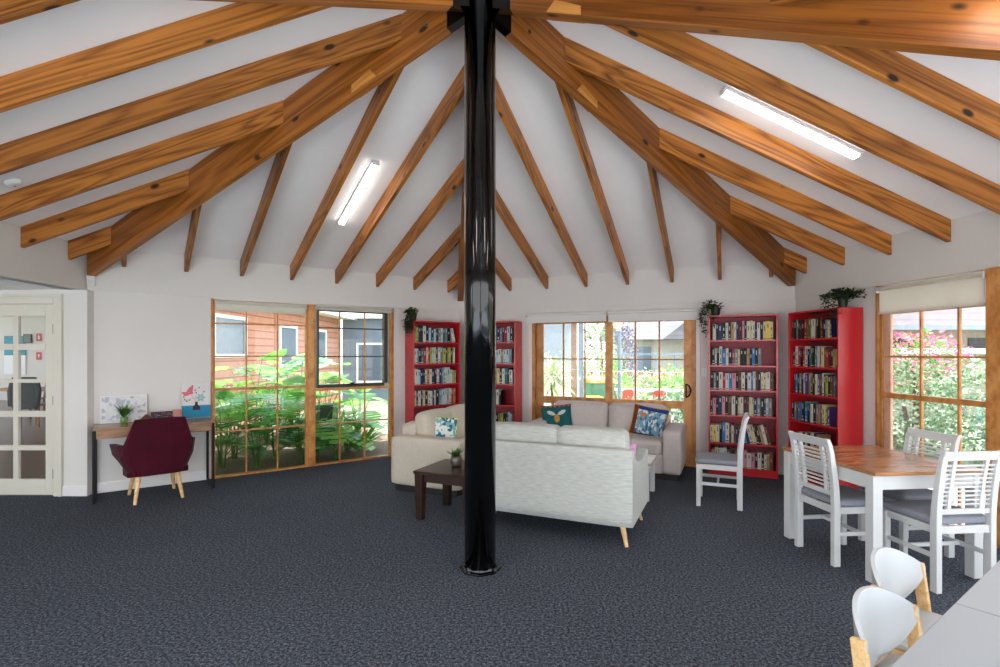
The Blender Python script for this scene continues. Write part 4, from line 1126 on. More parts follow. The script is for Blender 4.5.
def trailing(label, loc, rz, potr, strands, seed, top=60, spread=.14, lean=(0, 0)):
    rnd = random.Random(seed)
    t = thing('trailing_plant', label, 'plant', loc, rz)
    mb = MB(); mb.lathe([(potr * .75, 0), (potr, .09), (potr * 1.05, .095), (potr * 1.05, .11), (potr * .9, .11), (potr * .88, .095)], 18); mb.build('pot', M['pot'], t, smooth=False)
    mb = MB(); st = MB()
    def lf(p, a, tilt, l):
        d = Vector((math.cos(a) * math.cos(tilt), math.sin(a) * math.cos(tilt), math.sin(tilt))); s = Vector((-math.sin(a), math.cos(a), 0)); w = l * .62
        u = s.cross(d).normalized()
        v = [p, p + d * l * .45 + s * w / 2 - u * .004, p + d * l, p + d * l * .45 - s * w / 2 - u * .004]
        c = p + d * l * .5 + u * .006
        vv = [mb.bm.verts.new(q) for q in v]; cc = mb.bm.verts.new(c)
        for i in range(4): mb._f([vv[i], vv[(i + 1) % 4], cc])
    for i in range(top):
        a = rnd.uniform(0, 2 * PI); r = rnd.uniform(.0, spread)
        p = Vector((math.cos(a) * r + lean[0] * rnd.random(), math.sin(a) * r + lean[1] * rnd.random(), .11 + rnd.uniform(-.02, .085) * (1 - r / spread * .5)))
        lf(p, a + rnd.uniform(-.8, .8), rnd.uniform(-.6, 1.1), rnd.uniform(.035, .055))
    for (x, y, ex, ey, drop) in strands:
        n = 10; pts = []
        for k in range(n + 1):
            f = k / n; g = min(1, f * 2.2)
            pts.append(Vector((x * .3 + ex * g + rnd.uniform(-.008, .008), y * .3 + ey * g + rnd.uniform(-.008, .008), .12 + .03 * math.sin(PI * g) - drop * max(0, f - .25) / .75)))
        st.tube(pts, .0022, 5)
        for k in range(int(drop * 95) + 8):
            f = rnd.random(); q = pts[int(f * n)] + Vector((rnd.uniform(-.018, .018), rnd.uniform(-.018, .018), rnd.uniform(-.02, .02)))
            lf(q, rnd.uniform(0, 2 * PI), rnd.uniform(-.9, .5), rnd.uniform(.028, .045))
    st.build('stems', M['darkleaf'], t); tag(mb.build('leaves', M['darkleaf'], t, recalc=False), kind='stuff')
    return t
pa = WL.p(.93, .16, 2.02)
trailing('dark trailing plant hanging down the left side of the bookcase behind the cream sofa', pa, WL.rz, .06,
         [(.05, 0, .10, .02 + .02 * k - .04, .25 + .02 * ((k * 7) % 6)) for k in range(12)] + [(.05, .03, .085, .10, .30), (.05, -.03, .12, .05, .33)], 2, top=110, spread=.09, lean=(.05, 0))
pc = WR.p(3.845, .17, 2.02)
trailing('dark trailing plant hanging down the left edge of the bookcase beside the door', pc, WR.rz, .06,
         [(.05, .04, .12, .11, .36), (.05, 0, .15, .04, .28), (.05, .05, .10, .13, .42), (0, .05, .02, .145, .26), (.05, .02, .17, .07, .22), (.05, .05, .06, .14, .16), (.05, 0, .16, -.02, .18)], 6, top=60, spread=.11, lean=(.06, 0))
pd = WW.p(1.02, .20, 2.02)
trailing('bushy dark trailing plant on top of the corner bookcase beside the window', pd, WW.rz, .05,
         [(-.03, .05, -.02, .12, .24), (0, .05, .03, .125, .20), (.05, .05, .08, .125, .14), (-.05, .0, -.10, .06, .10), (-.02, .05, -.06, .13, .30), (.04, .05, .05, .13, .10)], 9, top=330, spread=.19)

# ---------------------------------------------------------------- the room beyond the french door
board = band_mat('brown_floor_boards', '#5f4432', '#3a281c', .13, 'X', .05, .3)
mb = MB(); mb.prism([(-18, YD), (-4.72, YD), (-5.75, 9.0), (-5.75, 17.1), (-18, 17.1)], -.1, -.002, 'xy'); structure(mb.build('floor_dining', board))
mb = MB(); mb.bx(-18, -5.75, 17, 17.15, 0, 3.0); structure(mb.build('wall_dining_far', M['wall']))
mb = MB(); mb.prism([(-18, YD + .12), (-4.62, YD + .12), (-5.70, 9.0), (-5.75, 17.15), (-18, 17.15)], 2.9, 3.0, 'xy'); structure(mb.build('ceiling_dining', M['ceil']))
mb = MB(); mb.bx(-18, -17.9, YD + .12, 17.15, 0, 1.0); structure(mb.build('wall_dining_left', M['wall']))
mb = MB(); mb.prism([(-4.70, YD + .12), (-4.60, YD + .12), (-5.55, 9.0), (-5.75, 9.0)], -.1, 2.9, 'xy'); structure(mb.build('wall_dining_right', M['wall']))
sred = mat('red_sign_face', '#c42a2a', .5); swh = mat('white_sign_symbol', '#eeeeee', .5)
for z, lab in ((1.93, 'upper red fire sign on the far wall seen through the french door'), (1.32, 'lower red fire sign on the far wall seen through the french door')):
    t = thing('fire_sign', lab, 'sign', (-15.08, 16.99, z), PI, 'red fire signs')
    mb = MB(); mb.bx(-.085, .085, 0, .006, 0, .25); mb.build('plate', sred, t)
    mb = MB()
    if z > 1.5: mb.bx(-.02, .02, .006, .008, .06, .17); mb.bx(-.008, .008, .006, .008, .17, .20); mb.bx(.0, .035, .006, .008, .19, .203)
    else: mb.bx(-.035, .035, .006, .008, .15, .17); mb.bx(-.012, .012, .006, .008, .07, .15)
    mb.build('symbol', swh, t)
t = thing('notice_board', 'teal and white notice board on the far wall beyond the french door', 'board', (-15.85, 16.99, .85), PI)
mb = MB(); mb.bx(-.35, .35, 0, .02, .62, 1.25); mb.build('teal_panel', mat('teal_panel', '#2a8ca0', .6), t, label='teal upper panel')
mb = MB(); mb.bx(-.35, .35, 0, .02, 0, .62); mb.build('white_panel', M['lamp'], t)
t = thing('wall_picture', 'small dark framed picture on the far wall beyond the french door', 'picture', (-15.42, 16.97, 1.86), PI)
mb = MB(); mb.bx(-.13, .13, 0, .03, 0, .3); mb.build('frame', M['darkframe'], t)
mb = MB(); mb.bx(-.10, .10, .03, .033, .03, .27); mb.build('print', mat('grey_print', '#6a7470', .6), t)
bw = wood('brown_chair_wood', '#5a3319', '#83502b', .4, s=(3, 8, 8), rings=4, knots=False)
lw = wood('honey_table_wood', '#9a6a3a', '#bd8b55', .4, s=(2, 8, 8), rings=4, knots=False)
t = thing('dining_table', 'honey timber table in the far room beyond the french door', 'table', (-10.3, 11.7, 0))
mb = MB(); mb.bx(-1.0, .95, -.45, .45, .71, .75); mb.build('tabletop', lw, t)
for a in (-.9, .86):
    for b in (-.38, .38):
        mb = MB(); mb.bx(a - .05, a + .05, b - .05, b + .05, 0, .71); mb.build('leg', lw, t)
def plain_chair(label, loc, rz):
    t = thing('timber_chair', label, 'chair', loc, rz, 'timber chairs in the room beyond the french door')
    for a in (-1, 1):
        mb = MB(); mb.bar((a * .19, -.19, 0), (a * .19, -.19, .46), .035, .035); mb.bar((a * .19, -.19, .46), (a * .18, -.28, 1.02), .035, .03); mb.build('back_post', bw, t)
        mb = MB(); mb.bx(a * .19 - .018, a * .19 + .018, .17, .205, 0, .44); mb.build('leg', bw, t)
    mb = MB(); mb.bx(-.21, .21, -.2, .21, .44, .475); mb.build('seat', bw, t, bevel=.005)
    for z, y in ((.95, -.268), (.78, -.24), (.64, -.218)):
        mb = MB(); mb.bx(-.18, .18, y - .01, y + .01, z - .03, z + .03); mb.build('slat', bw, t)
    return t
plain_chair('brown timber chair at far left in the room beyond the french door', (-10.9, 12.45, 0), PI)
plain_chair('second brown timber chair from the left beyond the french door', (-10.2, 12.45, 0), PI + .3)
plain_chair('rightmost brown timber chair beyond the french door', (-9.35, 12.2, 0), PI - .5)
jc = plain_chair('brown timber chair with a dark jacket over its back beyond the french door', (-9.75, 10.95, 0), 0)
jk = mat('dark_green_grey_jacket', '#22292a', .9, bump=.4, bscale=30)
t = thing('jacket', 'dark jacket hung over a chair back beyond the french door', 'jacket', (-9.75, 10.95, 0), 0)
mb = MB(); mb.rbox((0, -.30, .72), (.50, .07, .66), .03, bulge=(0, .02, 0), n=8); mb.build('body', jk, t, smooth=True)
for a in (-1, 1):
    mb = MB(); mb.tube([(a * .23, -.29, 1.0), (a * .29, -.30, .75), (a * .27, -.31, .45)], .055, 10, r1=.045); mb.build('sleeve', jk, t, smooth=True)

# ---------------------------------------------------------------- outdoors
soil = mat('bark_mulch', '#6e5a4a', .95, var=.6, scale=30, bump=.8, bscale=40)
pave = mat('pale_concrete', '#99978f', .9, var=.08, scale=3)
gravel = mat('worn_grass', '#6f775f', .95, var=.25, scale=6, bump=.5, bscale=60)
mb = MB(); mb.bx(-60, 60, -6, 70, -.3, -.14); structure(mb.build('ground', gravel))
mb = MB(); wbox(mb, WL, .3, 3.9, -4.2, -TH, -.14, -.03); structure(mb.build('garden_bed', soil))
mb = MB(); wbox(mb, WR, -.6, 6.5, -7, -TH, -.14, -.05); structure(mb.build('patio', pave))
mb = MB(); wbox(mb, WBR, -.5, 5.2, -6, 0, -.14, -.04); wbox(mb, WBL, -.5, 5.2, -6, 0, -.14, -.045); structure(mb.build('added_bounce_paving', mat('pale_bounce_paving', '#d3d6da', .9, var=.05)))  # unseen pale paving added to bounce sunlight up to the ceiling
deck = band_mat('pale_deck_boards', '#c9b6a6', '#8d7a6a', .09, 'X', .08, .8)
mb = MB(); wbox(mb, WW, -.5, 5.2, -1.6, -TH, -.14, -.04); structure(mb.build('deck', deck))

# orange weatherboard building
clap = band_mat('terracotta_weatherboards', '#b97f66', '#8c5a48', .17, 'Z', .16, .8)
t = thing('weatherboard_building', 'terracotta weatherboard building with white windows beyond the garden window', 'building', (-5.6, 9.0, 0))
mb = MB(); mb.bx(-.15, 0, 0, 9.2, -.2, 2.72); mb.build('wall', clap, t)
mb = MB(); mb.bx(-.15, .02, -.08, 0.02, -.2, 2.72); mb.build('corner_board', mat('terracotta_trim', '#c98a68', .7), t)
mb = MB(); mb.bx(-.01, .03, 3.9, 4.08, -.2, 2.72); mb.build('corner_board', mat('terracotta_batten', '#c28263', .7), t)
mb = MB(); mb.bx(-.2, .55, -.4, 9.4, 2.72, 2.80); mb.bx(.5, .56, -.4, 9.4, 2.70, 2.92); mb.build('eave', M['trim'], t, label='white painted eave')
rg = mat('reflective_dark_glass', '#5a6872', .2, spec=.5)
for y0, y1, z0, z1 in ((1.15, 2.35, 1.52, 2.25), (4.2, 5.2, 1.25, 2.2), (6.3, 7.6, 1.3, 2.2)):
    mb = MB()
    for a in ((y0 - .07, y0, z0 - .07, z1 + .07), (y1, y1 + .07, z0 - .07, z1 + .07), (y0, y1, z1, z1 + .07), (y0, y1, z0 - .07, z0)): mb.bx(0, .05, a[0], a[1], a[2], a[3])
    wf_ = mb.build('window', M['trim'], t, label='white framed window')
    mb = MB(); mb.bx(.0, .02, y0, y1, z0, z1); mb.build('pane', rg, wf_)
t = thing('grey_building', 'blue-grey wall with a pale reflecting window beyond the garden plants', 'building', (-4.2, 18.3, 0))
bg = mat('blue_grey_cladding', '#6b7883', .8, var=.1, scale=3)
mb = MB(); mb.bx(-1.35, 2.2, 0, .2, -.2, 2.75); mb.build('wall', bg, t)
mb = MB(); mb.bx(-1.4, 2.4, -.35, .3, 2.75, 2.95); mb.build('gutter', M['trim'], t)
mb = MB()
for a in ((-.85, -.78, .5, 1.9), (1.55, 1.62, .5, 1.9), (-.78, 1.55, 1.83, 1.9), (-.78, 1.55, .5, .57), (.35, .42, .57, 1.83)): mb.bx(a[0], a[1], -.05, 0, a[2], a[3])
wf_ = mb.build('window', M['trim'], t)
mb = MB(); mb.bx(-.78, 1.55, -.02, 0, .57, 1.83); mb.build('pane', rg, wf_)

G1 = leaf_mat('bright_green_leaf', '#4c9a2c', '#93cf54', 3, .35)
G2 = leaf_mat('mid_green_leaf', '#3b8a2c', '#72ba48', 3, .35)
G3 = leaf_mat('deep_green_leaf', '#275c22', '#4b8a38', 3, .35)
G4 = leaf_mat('yellow_green_leaf', '#8a9c5c', '#c6d3a2', 5, .5)
G5 = leaf_mat('pale_silver_leaf', '#64805e', '#98ab90', 8, .6)
STM = leaf_mat('green_stalk', '#4f7a34', '#7fa052', 3)
TRK = mat('bark', '#6f5846', .95, var=.3, scale=12, bump=.5, bscale=20)
def blade(mb, base, d, side, ln, wd, kind):
    """one leaf: d = pointing direction, side = across; drooping tip"""
    nrm = side.cross(d).normalized(); rows = []
    if kind == 'lobed':
        # deep lobes either side of a midrib
        n = 6
        for sg in (-1, 1):
            for k in range(n):
                f0 = .06 + .86 * k / n; f1 = f0 + .11
                l = wd * .62 * math.sin(PI * (.20 + .72 * (k + .5) / n)) 
                def P(f, o): return base + d * ln * f - nrm * (-.0) + Vector((0, 0, -.30 * ln * f * f)) + side * sg * o + Vector((0, 0, .10 * o))
                tipf = min(1.0, (f0 + f1) / 2 + .14 - .02 * k)
                a, b_, c, e = P(f0, .0), P(f1, 0), P(tipf + .02, l), P(tipf - .08, l * .9)
                v = [mb.bm.verts.new(q) for q in (a, b_, c, e)]; mb._f(v)
        return
    n = 7; prev = None
    for k in range(n + 1):
        f = k / n
        if kind == 'heart': ww = wd * (math.sin(PI * min(1, f * .92 + .12)) ** .75) * (1.1 - .45 * f)
        else: ww = wd * math.sin(PI * (.08 + .9 * f)) ** .7
        p = base + d * ln * f + Vector((0, 0, -(.22 if kind == 'heart' else .35) * ln * f * f))
        cur = [mb.bm.verts.new(p - side * ww / 2 + nrm * ww * .12), mb.bm.verts.new(p), mb.bm.verts.new(p + side * ww / 2 + nrm * ww * .12)]
        if prev: mb._f([prev[0], prev[1], cur[1], cur[0]]); mb._f([prev[1], prev[2], cur[2], cur[1]])
        prev = cur
def garden_plant(name, label, loc, n, hgt, ln, wd, kind, lm, seed, group=None, lean=(.2, .9)):
    rnd = random.Random(seed)
    t = thing(name, label, 'plant', loc, 0, group)
    mb = MB(); st = MB()
    for i in range(n):
        a = 2.4 * i + rnd.uniform(-.3, .3); q = i / max(1, n - 1)
        out = lean[0] + (lean[1] - lean[0]) * (1 - q) ** .8; H = hgt * (.40 + .85 * q) * rnd.uniform(.85, 1.1)
        r = Vector((math.cos(a), math.sin(a), 0)); sd = Vector((-math.sin(a), math.cos(a), 0))
        if kind == 'sword':
            d = (r * out + Vector((0, 0, 1)) * rnd.uniform(.5, 1.1)).normalized()
            blade(mb, Vector((0, 0, .02)) + r * .03, d, sd, hgt * rnd.uniform(.7, 1.1), wd, 'sword'); continue
        tip = r * out * hgt * .55 + Vector((0, 0, H))
        pts = [r * .03, r * .05 + Vector((0, 0, H * .4)), tip * .75 + Vector((0, 0, H * .12)), tip]
        st.tube(pts, .009, 5, r1=.005)
        k = rnd.uniform(.75, 1.1); d = (r * 1.0 + Vector((0, 0, rnd.uniform(-.5, 1.1)))).normalized()
        blade(mb, tip, d, sd, ln * k, wd * k, kind)
    if kind != 'sword': tag(st.build('stalks', STM, t), kind='stuff')
    else: st.bm.free()
    tag(mb.build('leaves', lm, t, recalc=False), kind='stuff')
    return t
GP = 'leafy plants in the garden bed outside the garden windows'
spec = [  # s along the window wall, distance outside, leaves, height, leaf length, width, kind, material, label
    (3.35, -.75, 11, .62, .40, .40, 'lobed', G3, 'dark split-leaf plant outside the left edge of the garden window'),
    (2.95, -.55, 12, .55, .42, .38, 'lobed', G2, 'low split-leaf plant on bare mulch close to the garden window'),
    (3.1, -1.35, 12, .95, .50, .50, 'lobed', G2, 'mid green split-leaf plant behind the low one, left garden window'),
    (2.6, -1.0, 13, .85, .52, .52, 'lobed', G1, 'bright split-leaf plant near the middle garden window post'),
    (2.05, -.85, 12, .80, .48, .48, 'lobed', G1, 'bright split-leaf plant just right of the garden window post'),
    (1.85, -.50, 12, .46, .32, .30, 'lobed', G3, 'low dark split-leaf plant at the foot of the right garden window'),
    (2.35, -.45, 10, .50, .36, .34, 'lobed', G3, 'low dark split-leaf plant outside the garden window post'),
    (2.75, -1.9, 6, 1.38, .62, .58, 'heart', G1, 'tall heart-leaved plant showing a lime leaf in the left garden window'),
    (2.15, -1.5, 6, 1.42, .66, .60, 'heart', G1, 'tall heart-leaved plant with a big lime leaf right of the post'),
    (1.75, -1.9, 8, 1.1, .55, .50, 'lobed', G5, 'silvery split-leaf plant further back in the right garden window'),
    (3.6, -1.6, 10, .95, .50, .46, 'lobed', G5, 'silvery split-leaf plant against the weatherboards at far left'),
    (2.45, -2.3, 10, 1.05, .50, .46, 'lobed', G5, 'silvery split-leaf plant behind the heart-leaved plants'),
    (1.38, -.85, 26, .72, .6, .075, 'sword', G1, 'upright strap-leaved clump at the right edge of the garden window'),
    (3.0, -2.6, 10, .95, .50, .46, 'lobed', G1, 'bright split-leaf plant close to the weatherboard wall'),
    (1.95, -2.9, 12, 1.0, .50, .46, 'lobed', G2, 'mid green split-leaf plant in front of the blue-grey wall'),
    (1.35, -2.6, 12, 1.05, .50, .46, 'lobed', G1, 'bright split-leaf plant furthest right behind the strap-leaved clump'),
    (1.55, -.9, 10, .55, .36, .34, 'lobed', G2, 'small split-leaf plant in the middle of the right garden window'),
    (1.75, -3.5, 12, 1.0, .50, .44, 'lobed', G2, 'mid green plant by the path, in front of the pale window frame'),
    (1.15, -1.5, 12, .75, .42, .40, 'lobed', G1, 'bright split-leaf plant partly hidden by the right window jamb'),
    (2.25, -3.3, 12, 1.0, .50, .44, 'lobed', G1, 'bright plant at the back corner where the two buildings meet'),
    (1.50, -1.7, 13, 1.25, .40, .07, 'sword', G4, 'yellow-green fan-leaved plant high in the right garden window'),
]
for i, (s, o, n, hg, ln, wd, kd, lm, lab) in enumerate(spec):
    p = WL.p(s, o, -.03)
    gp = garden_plant('garden_plant', lab, p, n, hg, ln, wd, kd, lm, 40 + i, GP, (.25, 1.0) if kd != 'sword' else (.25, .9))
t = thing('planter_tub', 'dark green square planter tub among the garden plants', 'planter', WL.p(1.62, -1.75, -.03))
mb = MB(); mb.box((0, 0, .34), (.34, .34, .68), taper=.8); mb.build('tub', mat('dark_green_tub', '#2c3a33', .6), t, bevel=.01)
mb = MB(); mb.bx(-.19, .19, -.19, .19, .64, .70); mb.build('rim', mat('green_tub_rim', '#3b4a41', .6), t, bevel=.008)

def leafcloud(mb, c, rad, n, size, rnd, hollow=.55):
    for i in range(n):
        z = rnd.uniform(-1, 1); a = rnd.uniform(0, 2 * PI); r = (1 - z * z) ** .5; k = rnd.uniform(hollow, 1) ** .6
        k *= 1 + .12 * math.sin(5 * a + 3 * z) + .1 * math.sin(9 * z + 2 * a)
        p = Vector((c[0] + rad[0] * r * math.cos(a) * k, c[1] + rad[1] * r * math.sin(a) * k, c[2] + rad[2] * z * k))
        d = Vector((rnd.gauss(0, 1), rnd.gauss(0, 1), rnd.gauss(0, .7))).normalized(); s = d.cross(Vector((rnd.gauss(0, 1), rnd.gauss(0, 1), rnd.gauss(0, 1)))).normalized()
        L_ = size * rnd.uniform(.6, 1.3)
        v = [mb.bm.verts.new(q) for q in (p, p + d * L_ * .5 + s * L_ * .3, p + d * L_, p + d * L_ * .5 - s * L_ * .3)]; mb._f(v)
def bush(name, label, loc, rad, lm, n=1500, size=.09, seed=1, trunk=0, lm2=None, n2=0, group=None, cat='bush', nm2='flowers', c2=None, r2=None):
    rnd = random.Random(seed)
    t = thing(name, label, cat, loc, 0, group)
    cz = trunk + rad[2] * .9
    mb = MB(); leafcloud(mb, (0, 0, cz), rad, n, size, rnd); tag(mb.build('foliage', lm, t, recalc=False), kind='stuff')
    if lm2:
        mb = MB(); leafcloud(mb, c2 or (0, 0, cz), r2 or [x * 1.04 for x in rad], n2, size * .9, rnd, .85); tag(mb.build(nm2, lm2, t, recalc=False), kind='stuff')
    mb = MB(); mb.tube([(0, 0, -.2), (.03, 0, cz * .6), (0, .04, cz)], .05 + .03 * trunk, 8, r1=.03); mb.build('trunk', TRK, t)
    return t
def at(px, y): return ((px - 500) / F_PX * y, y)
# --- beyond the sliding door
x, y = at(574, 9.6)
t = thing('verandah_post', 'brown timber verandah post outside the left leaf of the sliding door', 'post', (x, y, -.05))
mb = MB(); mb.bx(-.05, .05, -.05, .05, 0, 2.5); mb.build('post', mat('weathered_post', '#8e6f5a', .8, var=.15), t); 
mb = MB(); mb.bx(-.07, .07, -.07, .07, 0, .12); mb.build('stirrup', M['steel'], t)
t = thing('verandah_beam', 'dark grey verandah beam along the top of the sliding door view', 'beam', (.2, 9.55, 2.18))
mb = MB(); mb.bx(-.4, 1.95, -.05, .05, 0, .12); mb.build('beam', mat('grey_beam_paint', '#6b6a6c', .7), t)
mb = MB(); mb.bx(-.4, 1.95, -.08, .10, .12, .135); mb.build('flashing', M['steel'], t)
x, y = at(581, 10.4)
t = thing('blue_grey_post', 'slim blue-grey post beside the brown verandah post', 'post', (x, y, -.14))
mb = MB(); mb.bx(-.045, .045, -.045, .045, 0, 2.6); mb.build('post', bg, t)
mb = MB(); mb.bx(-.08, .08, -.08, .08, 0, .02); mb.build('base_plate', bg, t)
x, y = at(619.5, 10.8)
t = thing('sail_post', 'blue-grey shade sail post outside the right leaf of the sliding door', 'post', (x, y, -.14))
mb = MB(); mb.lathe([(.04, 0), (.04, 2.12)], 12); mb.build('post', bg, t)
mb = MB(); mb.lathe([(.05, 2.12), (.05, 2.14), (.02, 2.16)], 12); mb.build('cap', bg, t)
t = thing('shade_sail', 'orange shade sail corner above the slim post outside', 'shade sail', (x, y, 2.10))
mb = MB(); 
v = [mb.bm.verts.new(q) for q in ((0, 0, -.12), (-.25, 1.2, .45), (.5, 1.4, .42), (-.25, 1.2, .44), (.5, 1.4, .41), (0, 0, -.13))]
mb._f([v[0], v[1], v[2]]); mb._f([v[5], v[3], v[4]]); mb._f([v[0], v[1], v[3], v[5]]); mb._f([v[1], v[2], v[4], v[3]]); mb._f([v[2], v[0], v[5], v[4]])
mb.build('sail', mat('orange_sail_cloth', '#d86a4a', .8), t); 
mb = MB(); mb.tube([(-.02, 0, -.12), (.0, .0, -.10)], .012, 6); mb.build('shackle', M['steel'], t)
# wheelie bin
x, y = at(599, 11.7)
t = thing('wheelie_bin', 'green wheelie bin with a pale rim outside the sliding door', 'bin', (x, y, -.14), .1)
gb = mat('green_bin_plastic', '#4f8a68', .5)
mb = MB(); mb.box((0, 0, .52), (.54, .62, 1.0), taper=.78); mb.build('body', gb, t, bevel=.02)
mb = MB(); mb.prism([(-.36, 1.02), (.36, 1.02), (.38, 1.07), (.1, 1.14), (-.34, 1.09)], -.30, .30, 'yz'); mb.build('lid', mat('bin_lid', '#c9a04a', .5), t, bevel=.01, label='yellow-brown lid')
for a in (-1, 1):
    mb = MB(); mb.tube([(a * .24, .30, .10), (a * .29, .30, .10)], .10, 16); mb.build('wheel', M['pot'], t)
x, y = at(594, 10.9)
t = thing('yellow_crate', 'bright yellow lidded crate in front of the green bin', 'crate', (x, y, -.14), .05)
yl = mat('yellow_plastic', '#e6bf2a', .5)
mb = MB(); mb.box((0, 0, .36), (.28, .30, .72), taper=.85); mb.build('body', yl, t, bevel=.01)
mb = MB(); mb.bx(-.16, .16, -.17, .17, .72, .77); mb.build('lid', yl, t, bevel=.01)
# sword-leaved tree in a pale planter
x, y = at(552, 9.3)
t = thing('sword_leaf_plant', 'sword-leaved plant on a thin trunk outside the left end of the door', 'plant', (x, y, -.05))
mb = MB(); mb.tube([(0, 0, 0), (.02, 0, .6), (0, 0, 1.12)], .035, 8, r1=.025); mb.build('trunk', TRK, t)
rnd = random.Random(77); mb = MB()
for i in range(90):
    a = rnd.uniform(0, 2 * PI); el = rnd.uniform(-.4, 1.4); r = Vector((math.cos(a), math.sin(a), 0)); zc = rnd.uniform(.95, 1.25)
    blade(mb, Vector((0, 0, zc)), (r * math.cos(el) + Vector((0, 0, math.sin(el)))).normalized(), Vector((-math.sin(a), math.cos(a), 0)), rnd.uniform(.4, .62), .045, 'sword')
tag(mb.build('leaves', leaf_mat('sword_leaf', '#83985a', '#c3d09a', 4), t, recalc=False), kind='stuff')
t = thing('planter_wall', 'low pale rendered planter wall at the left of the door view', 'wall', (.95, 10.3, -.14))
mb = MB(); mb.bx(-.5, .62, 0, .2, 0, 1.15); mb.build('render', mat('pale_render', '#d5cfc5', .9), t)
mb = MB(); mb.bx(-.52, .64, -.02, .22, 1.15, 1.19); mb.build('capping', M['trim'], t)
t = thing('pale_house', 'pale building behind the sword-leaved plant at the door left', 'building', (.4, 15.5, -.14))
mb = MB(); mb.bx(-.9, 1.75, 0, .2, 0, 3.2); mb.build('wall', mat('pale_grey_render', '#8b9197', .9), t)
mb = MB(); mb.bx(-.95, 1.85, -.2, .25, 3.0, 3.2); mb.build('fascia', M['trim'], t)
BG = 'bushes seen through the sliding door'
for px, yy, rx, rz_, lm, n, lab in ((552, 13.0, .75, .85, G4, 1300, 'yellow-green bush behind the sword-leaved plant'), (600, 14.0, .75, .95, G4, 1500, 'round yellow-green bush behind the green wheelie bin'),
                               (615, 12.6, .35, .85, G1, 700, 'narrow green bush beside the shade sail post'), (644, 10.6, .55, .42, G5, 1200, 'low silvery bush in front of the white railing, left'),
                               (676, 10.2, .48, .48, G5, 1100, 'low silvery bush near the door handle side'), (655, 14.5, .9, .65, G4, 1200, 'yellow-green bush below the grey roofed house'),
                               (682, 13.5, .8, .7, G1, 1000, 'green bush at the far right of the sliding door view')):
    x, y = at(px, yy); bush('bush', lab, (x, y, -.14), (rx, rx, rz_), lm, n, .10, int(px), group=BG)
x, y = at(624, 17); bush('tree', 'grey-purple leafless looking tree behind the shade sail post', (x, y, -.14), (.42, .42, 1.2), mat('grey_purple_foliage', '#7b7482', .9), 1400, .10, 5, trunk=.4, cat='tree')
x, y = at(601, 19); bush('tree', 'sparse dark green tree high behind the round bush', (x, y, -.14), (.55, .5, .9), leaf_mat('olive_leaf', '#6f8a5a', '#9fb284', 4), 420, .16, 8, trunk=1.5, cat='tree')
t = thing('roofed_house', 'cream house with a pale grey gabled roof beyond the sliding door', 'house', (7.1, 21.5, -.2))
rt = band_mat('pale_grey_roof_tiles', '#656468', '#535258', .22, 'Z', .15, .9)
mb = MB(); mb.bx(-1.9, 3.2, 0, 4, 0, 2.35); mb.build('wall', mat('cream_wall', '#a8a192', .9), t)
mb = MB(); mb.prism([(-.35, 2.3), (2.0, 3.7), (4.35, 2.3)], -2.2, 3.5, 'yz'); mb.build('roof', rt, t)
mb = MB(); mb.prism([(-.6, 2.3), (.45, 3.1), (1.5, 2.3)], -.75, .6, 'xz'); mb.build('gable', rt, t, label='small front gable')
for a in (-1.2, 1.9):
    mb = MB(); mb.bx(a - .35, a + .35, -.04, 0, .9, 2.0); w_ = mb.build('window', rg, t)
# railings and bunting
t = thing('white_railing', 'white two-rail fence running past the door view', 'fence', (2.4, 11.6, -.14), -.25)
mb = MB(); mb.bx(-.2, 2.6, -.03, .03, .84, .90); mb.build('rail', M['trim'], t); mb = MB(); mb.bx(-.2, 2.6, -.03, .03, .40, .46); mb.build('rail', M['trim'], t)
for k in range(5):
    mb = MB(); mb.bx(-.04 + k * .62, .04 + k * .62, -.04, .04, 0, .94); mb.build('post', M['trim'], t)
t = thing('wire_fence', 'thin blue-grey topped fence below the grey roofed house', 'fence', (3.0, 16.0, -.14))
mb = MB(); mb.bx(-.2, 3.2, -.025, .025, 1.62, 1.68); mb.build('rail', bg, t)
for k in range(6):
    mb = MB(); mb.bx(-.03 + k * .6, .03 + k * .6, -.03, .03, 0, 1.62); mb.build('post', bg, t)
bf = [mat('red_orange_flag', '#df5a3c', .8), mat('peach_flag', '#e89a74', .8), mat('white_flag', '#e6e2dc', .8)]
t = thing('bunting', 'string of small red and peach flags across the garden beyond the door', 'bunting', (1.55, 10.5, 1.2))
pts = [(k * .225, 0, -.03 * math.sin(PI * (k % 5) / 5) - .004 * k) for k in range(11)]
mb = MB(); mb.tube(pts, .004, 5); mb.build('string', M['trim'], t)
for k in range(18):
    xx = .06 + k * .122; f = xx / .225; i = min(9, int(f)); z = pts[i][2] + (pts[i + 1][2] - pts[i][2]) * (f - i)
    mb = MB(); mb.prism([(xx - .035, z), (xx + .035, z), (xx, z - .10)], -.002, .002, 'xz'); mb.build('flag', bf[(0, 1, 0, 2)[k % 4]], t)
def red_chair(label, loc, rz):
    t = thing('plastic_chair', label, 'chair', loc, rz, 'red plastic chairs outside'); r_ = mat('red_plastic', '#dc4a34', .5)
    mb = MB(); mb.bx(-.2, .2, -.2, .2, .40, .43); mb.build('seat', r_, t, bevel=.01)
    mb = MB(); mb.prism([(-.15, .43), (.15, .43), (.13, .86), (.08, .90), (-.08, .90), (-.13, .86)], -.21, -.18, 'xz'); mb.build('backrest', r_, t, bevel=.01)
    for a in (-1, 1):
        for b in (-1, 1):
            mb = MB(); mb.bar((a * .20, b * .20, 0), (a * .17, b * .17, .40), .03, .03); mb.build('leg', r_, t)
x, y = at(633, 11.0); red_chair('red plastic chair outside, left of two seen through the door', (x, y, -.14), PI + .3)
x, y = at(660.5, 10.7); red_chair('red plastic chair outside, right of two seen through the door', (x, y, -.14), PI - .2)

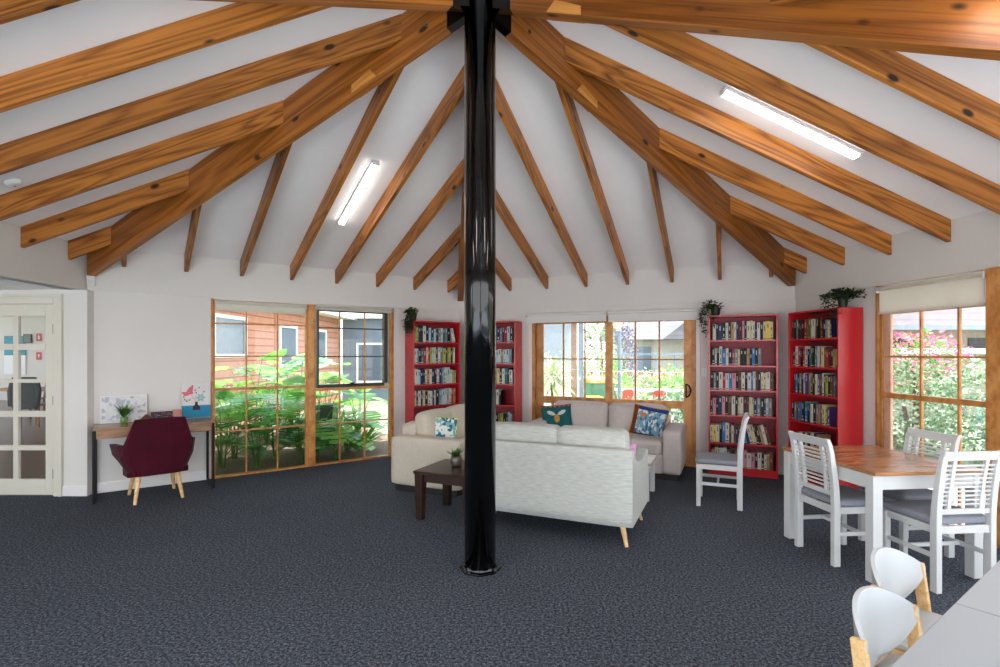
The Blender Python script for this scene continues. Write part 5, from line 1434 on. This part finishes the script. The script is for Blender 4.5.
# --- beyond the window by the dining table
t = thing('neighbour_house', 'cream neighbour house with pale tiled roof beyond the dining window', 'house', (9.5, 14.0, -.2))
mb = MB(); mb.bx(-1.0, 9, 0, 5, 0, 2.45); mb.build('wall', mat('cream_brick', '#a69c89', .9), t)
mb = MB(); mb.prism([(-.6, 2.42), (2.7, 4.6), (6, 2.42)], -1.4, 9.5, 'yz'); mb.build('roof', band_mat('pale_pink_tiles', '#645c5c', '#544c50', .2, 'Z', .16, .9), t)
mb = MB(); mb.bx(-1.4, 9.5, -.7, -.6, 2.34, 2.46); mb.build('gutter', mat('grey_gutter', '#848d98', .6), t, label='blue-grey gutter')
mb = MB(); mb.bx(-.2, 5.2, -.9, -.02, 1.72, 1.86); mb.build('awning', M['trim'], t, label='white awning')
for a in (1.2, 3.6):
    mb = MB(); mb.bx(a - .5, a + .5, -.03, 0, 1.88, 2.15); mb.build('window', M['darkframe'], t)
VG = leaf_mat('variegated_leaf', '#5f7f52', '#b9c7ab', 9, .6)
BO = leaf_mat('bougainvillea_flower', '#e0507f', '#f296b0', 9, .6)
HG = 'bushes outside the dining window'
for k, (x, y, rx, ry, rz_, lm, n, lab) in enumerate((
        (6.95, 8.9, .85, .8, .86, VG, 3000, 'variegated bush at the left of the dining window view'),
        (7.3, 7.7, .85, .8, .84, VG, 3000, 'variegated bush in the middle of the dining window view'),
        (7.2, 6.6, .9, .8, .78, leaf_mat('blue_green_leaf', '#527a68', '#98b3a4', 9, .6), 3000, 'blue-green bush at the right of the dining window view'),
        (6.9, 5.4, .9, .8, .8, VG, 2200, 'variegated bush beyond the timber window post'))):
    bush('bush', lab, (x, y, -.14), (rx, ry, rz_), lm, n, .085, 60 + k, group=HG)
t = bush('bougainvillea', 'pink flowering bougainvillea rising above the bushes outside the dining window', (7.35, 9.2, -.14), (.75, .6, .6), G2, 800, .08, 91, trunk=.9, lm2=BO, n2=1000, c2=(0, -.05, 1.55), r2=(.85, .6, .48), cat='flowering shrub')
